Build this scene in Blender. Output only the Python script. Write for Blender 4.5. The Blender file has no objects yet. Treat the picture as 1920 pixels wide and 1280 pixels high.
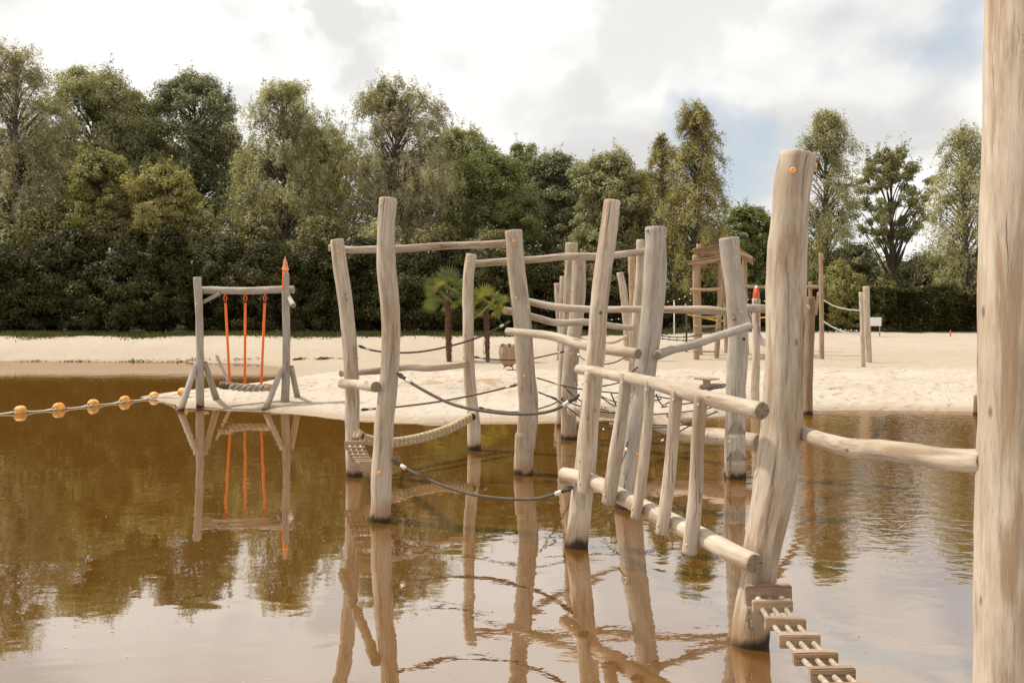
import bpy, math, random
import numpy as np
from mathutils import Vector, Matrix
random.seed(7); RNG = np.random.default_rng(11)
C = bpy.context.scene.collection
scene = bpy.context.scene
# ------------------------------------------------------------------ camera
F = 1600.0; CX = 960.0; HY = 590.0; CH = 1.79      # focal length in photo pixels, horizon row, eye height over the water
cam = bpy.data.cameras.new('camera'); cam.lens = 30.0; cam.sensor_width = 36.0
cam.shift_y = -(640 - HY) / 1920.0; cam.clip_start = 0.05; cam.clip_end = 2000
camo = bpy.data.objects.new('camera', cam); C.objects.link(camo)
camo.location = (0, 0, CH); camo.rotation_euler = (math.radians(90), 0, 0)
scene.camera = camo
# ------------------------------------------------------------------ light
SUN_EL, SUN_AZ = 57.0, -70.0          # azimuth from +Y, negative = to the left
sl = bpy.data.lights.new('sun', 'SUN'); sl.energy = 4.2; sl.angle = math.radians(3); sl.color = (1.0, 0.93, 0.82)
so = bpy.data.objects.new('sun', sl); C.objects.link(so)
sd = Vector((math.sin(math.radians(SUN_AZ)) * math.cos(math.radians(SUN_EL)), math.cos(math.radians(SUN_AZ)) * math.cos(math.radians(SUN_EL)), math.sin(math.radians(SUN_EL))))
so.rotation_euler = sd.to_track_quat('Z', 'Y').to_euler()
so.location = (0, 0, 30)
scene.view_settings.view_transform = 'Standard'; scene.view_settings.look = 'None'
scene.view_settings.exposure = 0.13; scene.view_settings.gamma = 1.0

class NT:
    """small node helper"""
    def __init__(s, tree): s.t = tree; tree.nodes.clear()
    def n(s, typ, **kw):
        nd = s.t.nodes.new(typ)
        for k, v in kw.items():
            if k.startswith('i_'):
                key = k[2:]
                key = int(key) if key.isdigit() else key.replace('_', ' ')
                nd.inputs[key].default_value = v
            else: setattr(nd, k, v)
        return nd
    def l(s, a, ao, b, bi): s.t.links.new(a.outputs[ao], b.inputs[bi])
    def math(s, op, a, b=None, clamp=False):
        m = s.n('ShaderNodeMath', operation=op, use_clamp=clamp)
        for i, v in enumerate((a, b)):
            if v is None: continue
            if isinstance(v, (int, float)): m.inputs[i].default_value = v
            else: s.t.links.new(v, m.inputs[i])
        return m.outputs[0]
    def mr(s, v, a, b, c=0.0, d=1.0):
        m = s.n('ShaderNodeMapRange', interpolation_type='SMOOTHSTEP')
        s.t.links.new(v, m.inputs[0])
        for i, x in enumerate((a, b, c, d)): m.inputs[i + 1].default_value = x
        return m.outputs[0]
    def mix(s, fac, a, b, bt='MIX'):
        m = s.n('ShaderNodeMix', data_type='RGBA', blend_type=bt)
        for k, v in ((0, fac), (6, a), (7, b)):
            if isinstance(v, (int, float)): m.inputs[k].default_value = v
            elif isinstance(v, tuple): m.inputs[k].default_value = (*v, 1) if len(v) == 3 else v
            else: s.t.links.new(v, m.inputs[k])
        return m.outputs[2]
    def noise(s, vec, scale, detail=4, rough=0.55, w=None, dist=0.0):
        m = s.n('ShaderNodeTexNoise', noise_dimensions='4D' if w is not None else '3D')
        m.inputs['Scale'].default_value = scale; m.inputs['Detail'].default_value = detail
        m.inputs['Roughness'].default_value = rough; m.inputs['Distortion'].default_value = dist
        if vec is not None: s.t.links.new(vec, m.inputs['Vector'])
        if w is not None: s.t.links.new(w, m.inputs['W'])
        return m.outputs[0]
    def scalev(s, vec, sc, add=(0, 0, 0)):
        m = s.n('ShaderNodeMapping'); s.t.links.new(vec, m.inputs[0])
        m.inputs['Scale'].default_value = sc; m.inputs['Location'].default_value = add
        return m.outputs[0]

world = bpy.data.worlds.new('World'); scene.world = world; world.use_nodes = True
w = NT(world.node_tree)
tc = w.n('ShaderNodeTexCoord'); dirv = tc.outputs['Generated']
sky = w.n('ShaderNodeTexSky', sky_type='NISHITA', sun_disc=False)
sky.sun_elevation = math.radians(SUN_EL); sky.sun_rotation = math.radians(SUN_AZ); sky.air_density = 1.0; sky.dust_density = 1.5
sep = w.n('ShaderNodeSeparateXYZ'); w.t.links.new(dirv, sep.inputs[0])
zz = w.math('ADD', w.math('MAXIMUM', sep.outputs[2], 0.0), 0.32)
comb = w.n('ShaderNodeCombineXYZ')
w.t.links.new(w.math('DIVIDE', sep.outputs[0], zz), comb.inputs[0])
w.t.links.new(w.math('DIVIDE', sep.outputs[1], zz), comb.inputs[1])
cv = comb.outputs[0]
n1 = w.noise(w.scalev(cv, (1, 1, 1), (3.1, 1.7, 0)), 1.5, 7, 0.52, dist=0.4)
n2 = w.noise(w.scalev(cv, (1, 1, 1), (7.1, 4.2, 2)), 2.6, 7, 0.5, dist=0.25)
def patch(px, py, r_in, r_out):
    """soft round patch of sky about the direction seen at a place in the photograph"""
    v = Vector(((px - CX) / F, 1, (HY - py) / F)).normalized()
    wob = w.n('ShaderNodeVectorMath', operation='DISTANCE')
    w.t.links.new(wobdir, wob.inputs[0]); wob.inputs[1].default_value = v
    return w.mr(wob.outputs['Value'], r_in, r_out, 1.0, 0.0)
nzc = w.n('ShaderNodeTexNoise'); nzc.inputs['Scale'].default_value = 7; nzc.inputs['Detail'].default_value = 6
w.t.links.new(dirv, nzc.inputs['Vector'])
vs = w.n('ShaderNodeVectorMath', operation='MULTIPLY_ADD')
w.t.links.new(nzc.outputs['Color'], vs.inputs[0]); vs.inputs[1].default_value = (.30, .30, .24); 
w.t.links.new(dirv, vs.inputs[2])
vsub = w.n('ShaderNodeVectorMath', operation='SUBTRACT'); w.l(vs, 0, vsub, 0); vsub.inputs[1].default_value = (.15, .15, .12)
wobdir = vsub.outputs[0]
grey = w.mr(n1, 0.42, 0.64)
for a in ((620, 70, .055, .085, .75), (1250, 60, .07, .11, .6), (1080, 215, .03, .13, .8), (1330, 110, .02, .08, .4)):
    grey = w.math('MAXIMUM', w.math('MULTIPLY', patch(*a[:4]), a[4]), grey)
for a in ((760, 90, .04, .075, .95), (430, 105, .035, .055, .95), (980, 90, .01, .05, .6), (1650, 130, .02, .08, .7), (200, 60, .05, .14, .8)):
    grey = w.math('MULTIPLY', grey, w.math('SUBTRACT', 1.0, w.math('MULTIPLY', patch(*a[:4]), a[4])))
det = w.mr(n2, 0.3, 0.7)
cb = w.mix(grey, (1.25, 1.22, 1.17), (0.82, 0.81, 0.80))
cb = w.mix(w.math('MULTIPLY', det, 0.30), cb, (0.80, 0.80, 0.80))
blue = w.mr(n2, 0.60, 0.72, 0, 0.5)
for a in ((1400, 290, .03, .085, 1.0), (1800, 30, .01, .075, .9), (1390, 370, .01, .04, .7), (1600, 30, .01, .05, .4)):
    blue = w.math('MAXIMUM', w.math('MULTIPLY', patch(*a[:4]), a[4]), blue)
bcol = w.mix(0.60, w.mix(1.0, sky.outputs[0], (0.115, 0.115, 0.115), 'MULTIPLY'), (0.80, 0.90, 0.97))
cb = w.mix(w.math('MULTIPLY', blue, 0.9), cb, bcol)
# below the horizon the sky stays a plain pale tone
bg = w.n('ShaderNodeBackground'); w.t.links.new(cb, bg.inputs[0]); bg.inputs[1].default_value = 0.84
wo = w.n('ShaderNodeOutputWorld'); w.l(bg, 0, wo, 0)

# ------------------------------------------------------------------ helpers
def P(px, py, d): return Vector(((px - CX) / F * d, d, CH - (py - HY) / F * d))
def tag(o, label=None, cat=None, group=None, kind=None):
    if label: o['label'] = label
    if cat: o['category'] = cat
    if group: o['group'] = group
    if kind: o['kind'] = kind
    return o
def thing(name, loc, label, cat, group=None):
    o = bpy.data.objects.new(name, None); C.objects.link(o); o.location = loc; o.empty_display_size = .1
    return tag(o, label, cat, group)
WL = {}
def wloc(o):
    return WL.get(o.name, Vector(o.location))
def link(name, me, parent=None, origin=(0, 0, 0)):
    o = bpy.data.objects.new(name, me); C.objects.link(o)
    origin = Vector(origin)
    WL[o.name] = origin
    if parent is not None:
        o.parent = parent; o.location = origin - wloc(parent)
    else: o.location = origin
    return o
def mesh_np(name, V, faces, mats, mi=None, smooth=True, attrs=None):
    """V (n,3); faces: list of arrays (k,3) / (k,4) """
    me = bpy.data.meshes.new(name)
    V = np.asarray(V, dtype=np.float32)
    me.vertices.add(len(V)); me.vertices.foreach_set('co', V.ravel())
    loops = np.concatenate([np.asarray(f, dtype=np.int32).ravel() for f in faces if len(f)])
    tot = np.concatenate([np.full(len(f), len(f[0]), dtype=np.int32) for f in faces if len(f)])
    start = np.concatenate([[0], np.cumsum(tot)[:-1]]).astype(np.int32)
    me.loops.add(len(loops)); me.loops.foreach_set('vertex_index', loops)
    me.polygons.add(len(tot)); me.polygons.foreach_set('loop_start', start)
    try: me.polygons.foreach_set('loop_total', tot)
    except Exception: pass
    for m in mats: me.materials.append(m)
    if mi is not None: me.polygons.foreach_set('material_index', np.asarray(mi, dtype=np.int32))
    me.polygons.foreach_set('use_smooth', np.full(len(tot), bool(smooth)))
    if attrs:
        for k, a in attrs.items():
            at = me.attributes.new(k, 'FLOAT_VECTOR', 'POINT'); at.data.foreach_set('vector', np.asarray(a, dtype=np.float32).ravel())
    me.update(calc_edges=True)
    return me
def hash2(ix, iy, seed):
    h = (ix.astype(np.int64) * 374761393 + iy.astype(np.int64) * 668265263 + seed * 982451653) & 0xffffffff
    h = ((h ^ (h >> 13)) * 1274126177) & 0xffffffff
    return ((h ^ (h >> 16)) & 0xffff) / 65535.0
def vnoise(x, y, seed=0):
    x = np.asarray(x, float); y = np.asarray(y, float)
    ix = np.floor(x); iy = np.floor(y); fx = x - ix; fy = y - iy
    fx = fx * fx * (3 - 2 * fx); fy = fy * fy * (3 - 2 * fy)
    a = hash2(ix, iy, seed); b = hash2(ix + 1, iy, seed); c = hash2(ix, iy + 1, seed); d = hash2(ix + 1, iy + 1, seed)
    return (a + (b - a) * fx) * (1 - fy) + (c + (d - c) * fx) * fy
def fbm(x, y, seed=0, oct=4):
    s = 0; a = .5; f = 1.0
    for i in range(oct): s = s + a * vnoise(x * f, y * f, seed + i * 17); a *= .5; f *= 2.03
    return s
def sstep(a, b, x):
    t = np.clip((x - a) / (b - a), 0, 1); return t * t * (3 - 2 * t)

# ------------------------------------------------------------------ materials
def newmat(name):
    m = bpy.data.materials.new(name); m.use_nodes = True
    return m, NT(m.node_tree)
def finish(t, bsdf):
    o = t.n('ShaderNodeOutputMaterial'); t.l(bsdf, 0, o, 0)
def bump(t, h, dist, bsdf, strength=1.0):
    b = t.n('ShaderNodeBump'); b.inputs['Distance'].default_value = dist; b.inputs['Strength'].default_value = strength
    t.t.links.new(h, b.inputs['Height']); t.l(b, 0, bsdf, 'Normal'); return b
def wood_mat(name, c_light, c_dark, c_stain, stain=0.5, wet=True):
    m, t = newmat(name)
    at = t.n('ShaderNodeAttribute', attribute_name='grain'); g = at.outputs['Vector']
    oi = t.n('ShaderNodeObjectInfo'); rw = t.math('MULTIPLY', oi.outputs['Random'], 57.0)
    streak = t.noise(t.scalev(g, (48, 48, 4.0)), 1, 6, 0.62, rw, 0.35)
    fine = t.noise(t.scalev(g, (170, 170, 16)), 1, 4, 0.6, rw, .2)
    blotch = t.noise(t.scalev(g, (7, 7, 1.9)), 1, 5, 0.6, rw, 0.5)
    stn = t.noise(t.scalev(g, (13, 13, 1.5)), 1, 5, 0.62, t.math('ADD', rw, 9.3), 0.6)
    knot = t.n('ShaderNodeTexVoronoi', feature='F1', voronoi_dimensions='4D'); t.t.links.new(t.scalev(g, (12, 12, 5.0)), knot.inputs['Vector']); knot.inputs['Scale'].default_value = 1
    t.t.links.new(rw, knot.inputs['W'])
    crk = t.n('ShaderNodeTexVoronoi', feature='DISTANCE_TO_EDGE', voronoi_dimensions='3D')
    wn = t.n('ShaderNodeVectorMath', operation='MULTIPLY_ADD')
    nz = t.n('ShaderNodeTexNoise'); nz.inputs['Scale'].default_value = 9; t.t.links.new(t.scalev(g, (1, 1, 1)), nz.inputs['Vector'])
    t.l(nz, 'Color', wn, 0); wn.inputs[1].default_value = (.5, .5, .5); t.t.links.new(t.scalev(g, (20, 20, 1.1)), wn.inputs[2])
    t.l(wn, 0, crk, 'Vector'); crk.inputs['Scale'].default_value = 1
    crack = t.mr(crk.outputs['Distance'], 0.0, 0.035, 1, 0)
    crack = t.math('MULTIPLY', crack, t.mr(t.noise(t.scalev(g, (9, 9, 1.3)), 1, 2, .5, t.math('ADD', rw, 3.0)), 0.55, 0.66))
    col = t.mix(t.mr(blotch, 0.35, 0.68), c_light, c_dark)
    grey = tuple(0.30 + 0.0 * c for c in c_light)
    col = t.mix(t.math('MULTIPLY', t.mr(stn, 0.50, 0.64), stain), col, c_stain)
    col = t.mix(t.mr(streak, 0.44, 0.72, 0, 0.45), col, tuple(c * 0.48 for c in c_dark))
    col = t.mix(t.mr(fine, 0.50, 0.75, 0, 0.35), col, tuple(c * 0.40 for c in c_dark))
    col = t.mix(t.mr(knot.outputs['Distance'], 0.06, 0.17, 0.85, 0), col, (0.13, 0.085, 0.05))
    col = t.mix(t.math('MULTIPLY', crack, 0.85), col, (0.06, 0.045, 0.03))
    tone = t.math('ADD', t.math('MULTIPLY', oi.outputs['Random'], .26), .86)
    tn = t.n('ShaderNodeVectorMath', operation='SCALE'); t.t.links.new(col, tn.inputs[0]); t.t.links.new(tone, tn.inputs['Scale']); col = tn.outputs[0]
    # dirt and algae on the lowest decimetre, where the water stands
    if wet:
        ge = t.n('ShaderNodeNewGeometry'); sp = t.n('ShaderNodeSeparateXYZ'); t.l(ge, 'Position', sp, 0)
        hz = t.math('ADD', sp.outputs[2], t.math('MULTIPLY', t.math('SUBTRACT', streak, 0.5), 0.30))
        col = t.mix(t.mr(hz, 0.04, 0.26, 0.6, 0), col, (0.26, 0.13, 0.045))
        hz2 = t.math('ADD', sp.outputs[2], t.math('MULTIPLY', t.math('SUBTRACT', blotch, 0.5), 0.22))
        col = t.mix(t.mr(hz2, 0.022, 0.085, 0.96, 0), col, (0.022, 0.014, 0.007))
    b = t.n('ShaderNodeBsdfPrincipled'); t.t.links.new(col, b.inputs['Base Color']); b.inputs['Roughness'].default_value = 0.78
    b.inputs['Specular IOR Level'].default_value = 0.25
    hh = t.math('SUBTRACT', t.math('ADD', t.math('MULTIPLY', streak, 0.7), t.math('MULTIPLY', fine, 0.4)), t.math('MULTIPLY', crack, 1.6))
    bump(t, hh, 0.004, b, 0.8); finish(t, b); return m
def end_mat(name, base, dark):
    m, t = newmat(name)
    at = t.n('ShaderNodeAttribute', attribute_name='grain'); g = at.outputs['Vector']
    sp = t.n('ShaderNodeSeparateXYZ'); t.t.links.new(g, sp.inputs[0])
    r2 = t.math('ADD', t.math('POWER', sp.outputs[0], 2.0), t.math('POWER', sp.outputs[1], 2.0)); r = t.math('SQRT', r2)
    nz = t.noise(t.scalev(g, (25, 25, 1)), 1, 4)
    rr = t.math('ADD', t.math('MULTIPLY', r, 620.0), t.math('MULTIPLY', nz, 5.0))
    ring = t.math('SINE', rr)
    ang = t.math('ARCTAN2', sp.outputs[1], sp.outputs[0])
    rad = t.math('SINE', t.math('ADD', t.math('MULTIPLY', ang, 4.0), t.math('MULTIPLY', nz, 3.0)))
    ck = t.mr(rad, 0.975, 1.0)
    col = t.mix(t.mr(ring, -1, 1, 0, 0.45), base, dark)
    col = t.mix(t.mr(nz, 0.4, 0.7, 0, 0.4), col, tuple(c * 0.6 for c in dark))
    col = t.mix(t.math('MULTIPLY', ck, 0.8), col, (0.04, 0.028, 0.018))
    b = t.n('ShaderNodeBsdfPrincipled'); t.t.links.new(col, b.inputs['Base Color']); b.inputs['Roughness'].default_value = 0.85
    b.inputs['Specular IOR Level'].default_value = 0.2
    bump(t, t.math('SUBTRACT', ring, t.math('MULTIPLY', ck, 4.0)), 0.0015, b); finish(t, b); return m
def plain(name, col, rough=0.6, metal=0.0, var=0.25, scale=30, bumpd=0.001, spec=0.4):
    m, t = newmat(name)
    tc = t.n('ShaderNodeTexCoord'); n = t.noise(tc.outputs['Object'], scale, 5)
    c = t.mix(t.mr(n, 0.3, 0.75, 0, 1), tuple(min(1, x * (1 + var * .5)) for x in col), tuple(x * (1 - var) for x in col))
    b = t.n('ShaderNodeBsdfPrincipled'); t.t.links.new(c, b.inputs['Base Color'])
    b.inputs['Roughness'].default_value = rough; b.inputs['Metallic'].default_value = metal; b.inputs['Specular IOR Level'].default_value = spec
    bump(t, n, bumpd, b); finish(t, b); return m
def rope_mat(name, c1, c2, freq=150.0, twist=60.0, depth=0.002):
    m, t = newmat(name)
    at = t.n('ShaderNodeAttribute', attribute_name='grain'); sp = t.n('ShaderNodeSeparateXYZ'); t.l(at, 'Vector', sp, 0)
    ang = t.math('ARCTAN2', sp.outputs[1], sp.outputs[0])
    s = t.math('SINE', t.math('ADD', t.math('MULTIPLY', ang, 3.0), t.math('MULTIPLY', sp.outputs[2], freq * 2)))
    nz = t.noise(at.outputs['Vector'], 40, 3)
    col = t.mix(t.mr(s, -1, 0.6), c2, c1); col = t.mix(t.mr(nz, .35, .7, 0, .5), col, tuple(min(1, c * 1.6) for c in c1))
    b = t.n('ShaderNodeBsdfPrincipled'); t.t.links.new(col, b.inputs['Base Color']); b.inputs['Roughness'].default_value = 0.7
    bump(t, s, depth, b); finish(t, b); return m
M = {}
M['wood'] = wood_mat('weathered_wood', (0.54, 0.455, 0.36), (0.385, 0.305, 0.22), (0.29, 0.19, 0.115), 0.8)
M['woodgrey'] = wood_mat('grey_weathered_wood', (0.44, 0.39, 0.33), (0.325, 0.28, 0.23), (0.27, 0.18, 0.11), 0.4)
M['woodtan'] = wood_mat('tan_wood', (0.47, 0.34, 0.235), (0.36, 0.24, 0.15), (0.30, 0.16, 0.085), 0.55)
M['woodbrown'] = wood_mat('brown_wood', (0.30, 0.20, 0.12), (0.22, 0.14, 0.08), (0.15, 0.085, 0.05), 0.5)
M['end'] = end_mat('cut_end_grain', (0.33, 0.255, 0.185), (0.20, 0.145, 0.10))
M['endlight'] = end_mat('pale_end_grain', (0.56, 0.48, 0.39), (0.42, 0.34, 0.26))
M['plank'] = wood_mat('plank_wood', (0.42, 0.30, 0.20), (0.32, 0.215, 0.135), (0.22, 0.12, 0.06), 0.4, wet=False)
M['orange'] = plain('orange_plastic', (0.82, 0.36, 0.08), 0.4, var=.15)
M['yellow'] = plain('yellow_plastic', (0.80, 0.50, 0.06), 0.4, var=.15)
M['bolt'] = plain('dark_bolt', (0.10, 0.085, 0.07), 0.5, 0.6)
M['zinc'] = plain('zinc_metal', (0.60, 0.56, 0.50), 0.5, 0.3, var=.2, scale=80)
M['cable'] = rope_mat('brown_cable', (0.105, 0.075, 0.05), (0.035, 0.024, 0.017), 150, depth=.0015)
M['blackrope'] = rope_mat('black_rope', (0.045, 0.038, 0.032), (0.018, 0.015, 0.013), 150, depth=.001)
M['beigerope'] = rope_mat('beige_rope', (0.52, 0.41, 0.26), (0.30, 0.22, 0.13), 260, depth=.002)
M['whiterope'] = rope_mat('white_rope', (0.70, 0.62, 0.50), (0.5, 0.42, 0.32), 120)
M['orangeweb'] = plain('orange_webbing', (0.86, 0.16, 0.022), 0.65, var=.15, scale=60)
M['navy'] = plain('navy_tape', (0.02, 0.02, 0.04), 0.6)
M['buoy'] = plain('buoy_plastic', (0.84, 0.40, 0.10), 0.5, var=.4, scale=7)
M['white'] = plain('white_paint', (0.78, 0.76, 0.72), 0.5, var=.1)
M['redpaint'] = plain('red_paint', (0.62, 0.10, 0.03), 0.5, var=.25)
M['pinkpaint'] = plain('salmon_paint', (0.72, 0.30, 0.19), 0.6, var=.3)
M['lime'] = plain('lime_yellow_paint', (0.66, 0.6, 0.13), 0.6)
M['steel'] = plain('slide_steel', (0.55, 0.55, 0.55), 0.35, 0.8, var=.1)
M['bulb'] = plain('frosted_bulb', (0.85, 0.82, 0.75), 0.3, var=.05)
M['bark'] = wood_mat('tree_bark', (0.15, 0.12, 0.09), (0.09, 0.07, 0.05), (0.05, 0.04, 0.03), .5, wet=False)
M['birchbark'] = wood_mat('birch_bark', (0.20, 0.18, 0.155), (0.10, 0.085, 0.07), (0.07, 0.055, 0.045), .9, wet=False)
M['palmbark'] = plain('palm_bark', (0.15, 0.085, 0.05), 0.95, var=.7, scale=22, bumpd=.02, spec=.1)

def leaf_mat(name, c1, c2, c3=None, trans=0.34, spec=.25):
    m, t = newmat(name)
    ge = t.n('ShaderNodeNewGeometry'); r = ge.outputs['Random Per Island']
    tc = t.n('ShaderNodeTexCoord'); n = t.noise(tc.outputs['Object'], 0.55, 3)
    col = t.mix(r, c1, c2)
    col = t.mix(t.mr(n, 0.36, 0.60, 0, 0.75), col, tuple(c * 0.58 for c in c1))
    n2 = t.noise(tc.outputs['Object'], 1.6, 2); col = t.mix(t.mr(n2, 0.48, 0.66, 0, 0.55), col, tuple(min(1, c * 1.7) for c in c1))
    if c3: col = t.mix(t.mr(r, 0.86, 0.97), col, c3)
    d = t.n('ShaderNodeBsdfPrincipled'); t.t.links.new(col, d.inputs['Base Color']); d.inputs['Roughness'].default_value = 0.52
    d.inputs['Specular IOR Level'].default_value = spec
    tr = t.n('ShaderNodeBsdfTranslucent'); t.t.links.new(t.mix(1.0, col, (1.1, 1.15, 0.6), 'MULTIPLY'), tr.inputs[0])
    mx = t.n('ShaderNodeMixShader'); mx.inputs[0].default_value = trans; t.l(d, 0, mx, 1); t.l(tr, 0, mx, 2)
    o = t.n('ShaderNodeOutputMaterial'); t.l(mx, 0, o, 0); return m
L = {
 'oak': leaf_mat('oak_leaves', (0.363, 0.342, 0.170), (0.246, 0.252, 0.109), (0.450, 0.450, 0.310)),
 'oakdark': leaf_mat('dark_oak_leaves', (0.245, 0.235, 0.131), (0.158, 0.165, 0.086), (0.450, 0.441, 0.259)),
 'birch': leaf_mat('birch_leaves', (0.450, 0.419, 0.220), (0.326, 0.306, 0.146), (0.450, 0.450, 0.323)),
 'birch2': leaf_mat('olive_birch_leaves', (0.417, 0.355, 0.156), (0.292, 0.256, 0.102), (0.450, 0.450, 0.213)),
 'willow': leaf_mat('grey_birch_leaves', (0.442, 0.392, 0.235), (0.298, 0.272, 0.150), (0.450, 0.450, 0.355)),
 'green': leaf_mat('fresh_leaves', (0.229, 0.241, 0.086), (0.153, 0.172, 0.055), (0.370, 0.377, 0.150)),
 'light': leaf_mat('light_leaves', (0.310, 0.293, 0.101), (0.220, 0.218, 0.071), (0.450, 0.397, 0.162)),
 'yellow': leaf_mat('yellowish_leaves', (0.385, 0.333, 0.123), (0.246, 0.236, 0.090), (0.428, 0.358, 0.132)),
 'hedge': leaf_mat('shaded_hedge_leaves', (0.065, 0.062, 0.020), (0.040, 0.041, 0.013), (0.120, 0.103, 0.037), trans=.2, spec=.12),  # leaf colour lowered to paint in the shade on the hedge front
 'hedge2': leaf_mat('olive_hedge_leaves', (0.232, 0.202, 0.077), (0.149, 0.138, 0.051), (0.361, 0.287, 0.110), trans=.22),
 'palm': leaf_mat('palm_leaves', (0.150, 0.178, 0.062), (0.100, 0.130, 0.045), (0.235, 0.265, 0.09), trans=.25),
 'palmy': leaf_mat('yellow_palm_leaves', (0.309, 0.281, 0.062), (0.175, 0.195, 0.047), (0.370, 0.324, 0.094), trans=.25),
 'grass': leaf_mat('grass_blades', (0.10, 0.095, 0.035), (0.06, 0.06, 0.022), (0.17, 0.14, 0.06)),
}
# ------------------------------------------------------------------ sand terrain
LAND = np.array([(-8.1, 18.75), (-7.2, 17.35), (-6.33, 16.55), (-5.33, 16.15), (-4.5, 15.75), (-3.81, 15.25), (-2.89, 14.5), (-1.41, 14.12), (0.36, 14.3),
        (1.75, 14.75), (2.66, 14.75), (5.3, 15.7), (6.4, 16.1), (8.7, 15.8), (14, 15.2), (30, 14), (90, 12), (700, 12), (700, 900), (-700, 900), (-700, 34), (-40, 33.6),
        (-20, 33.2), (-13, 32.6), (-9.6, 31.3), (-7.9, 29), (-6.9, 26), (-6.5, 23.4), (-6.9, 21), (-7.5, 19.6)])
def sdist(x, y):
    x = np.asarray(x, float); y = np.asarray(y, float)
    dm = np.full(x.shape, 1e9); ins = np.zeros(x.shape, bool)
    n = len(LAND)
    for i in range(n):
        ax, ay = LAND[i]; bx, by = LAND[(i + 1) % n]
        ex, ey = bx - ax, by - ay
        t = np.clip(((x - ax) * ex + (y - ay) * ey) / (ex * ex + ey * ey), 0, 1)
        dd = (x - ax - t * ex) ** 2 + (y - ay - t * ey) ** 2
        dm = np.minimum(dm, dd)
        c = ((ay > y) != (by > y)) & (x < (bx - ax) * (y - ay) / (by - ay + 1e-12) + ax)
        ins ^= c
    return np.where(ins, 1, -1) * np.sqrt(dm)
def terrain(x, y):
    x = np.asarray(x, float); y = np.asarray(y, float)
    s = sdist(x, y) + (fbm(x * 1.1, y * 1.1, 5, 3) - .44) * 0.5
    isl = 0.36 * (1 - np.exp(-np.maximum(s, 0) / 1.7))
    dip = 1 - 0.62 * sstep(22, 25.5, y) * (1 - sstep(2, 12, x) * .55)
    z = isl * dip
    rise_l = 0.74 * sstep(31.0, 37.5, y); rise_r = 0.30 * sstep(30, 36, y) + 0.42 * sstep(34, 46, y)
    k = sstep(0, 14, x); z = z + (rise_l * (1 - k) + rise_r * k) * (1 - np.exp(-np.maximum(s, 0) / 0.7))
    und = (fbm(x * .45, y * .45, 31, 4) - .47) * .16 * sstep(.5, 3, s) * (1 - sstep(24, 30, y) * .6)
    sm = ((fbm(x * 2.6, y * 2.6, 41, 3) - .44) * .12 - .06 * sstep(.52, .75, vnoise(x * 2.3 + 5, y * 2.9, 71))) * sstep(.5, 2.2, s) * (1 - sstep(22, 26, y) * .8)
    # a low scarp where the children dug
    sc = np.exp(-((x + 1.0 - (y - 17) * .3) / 1.6) ** 2) * sstep(17.2, 17.35, y + .25 * np.sin(x * 3)) * (1 - sstep(18, 20, y)) * .10
    z = z + und + sm + sc
    under = -np.minimum(-s * 0.22, 1.2)
    z = np.where(s > 0, np.maximum(z, 0.05 * s / (s + .6)), under)
    z = z + sstep(47, 60, y) * 0.2
    return z
def TZ(x, y): return float(terrain(np.array([x]), np.array([y]))[0])
def ground(px, py, d0=14.0, d1=48.0):
    """point of the sand seen at a photo position"""
    d = np.arange(d0, d1, 0.05); x = (px - CX) / F * d; z = CH - (py - HY) / F * d
    tz = terrain(x, d); k = np.where(z <= tz)[0]
    if len(k) == 0: return P(px, py, d1)
    return Vector((x[k[0]], d[k[0]], tz[k[0]]))
xs = np.concatenate([-np.geomspace(900, 26, 26), np.arange(-25, 30, 0.14), np.geomspace(30.5, 900, 26)])
ys = np.concatenate([np.array([-80, -40, -15, 0, 6, 10, 12]), np.arange(12.6, 27, 0.11), np.arange(27, 50, 0.2), np.geomspace(51, 1200, 26)])
GX, GY = np.meshgrid(xs, ys)
GZ = terrain(GX.ravel(), GY.ravel())
Vt = np.stack([GX.ravel(), GY.ravel(), GZ], 1)
nx, ny = len(xs), len(ys)
idx = np.arange(nx * ny).reshape(ny, nx)
Ft = np.stack([idx[:-1, :-1], idx[:-1, 1:], idx[1:, 1:], idx[1:, :-1]], -1).reshape(-1, 4)
m, t = newmat('beach_sand')
ge = t.n('ShaderNodeNewGeometry'); pos = ge.outputs['Position']; sp = t.n('ShaderNodeSeparateXYZ'); t.t.links.new(pos, sp.inputs[0])
big = t.noise(pos, 0.55, 5, .6); mid = t.noise(pos, 3.2, 5, .6); fin = t.noise(pos, 26, 5, .65); gr = t.noise(pos, 240, 3)
col = t.mix(t.mr(big, .35, .65), (0.54, 0.465, 0.38), (0.49, 0.415, 0.33))
col = t.mix(t.mr(mid, .45, .72, 0, .35), col, (0.47, 0.37, 0.265))
col = t.mix(t.mr(fin, .5, .8, 0, .4), col, (0.42, 0.33, 0.235))
col = t.mix(t.mr(gr, .55, .8, 0, .4), col, (0.34, 0.27, 0.2))
# orange damp soil where the crust was kicked away
dig = t.math('MULTIPLY', t.mr(t.noise(t.scalev(pos, (.8, 1.6, 1)), 1.5, 6, .7), .55, .64), t.mr(mid, .42, .60))
col = t.mix(t.math('MULTIPLY', dig, .5), col, (0.40, 0.245, 0.135))
hz = t.math('ADD', sp.outputs[2], t.math('MULTIPLY', t.math('SUBTRACT', mid, .5), .05))
col = t.mix(t.mr(hz, 0.015, 0.10, 0.72, 0), col, (0.33, 0.24, 0.155))
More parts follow.
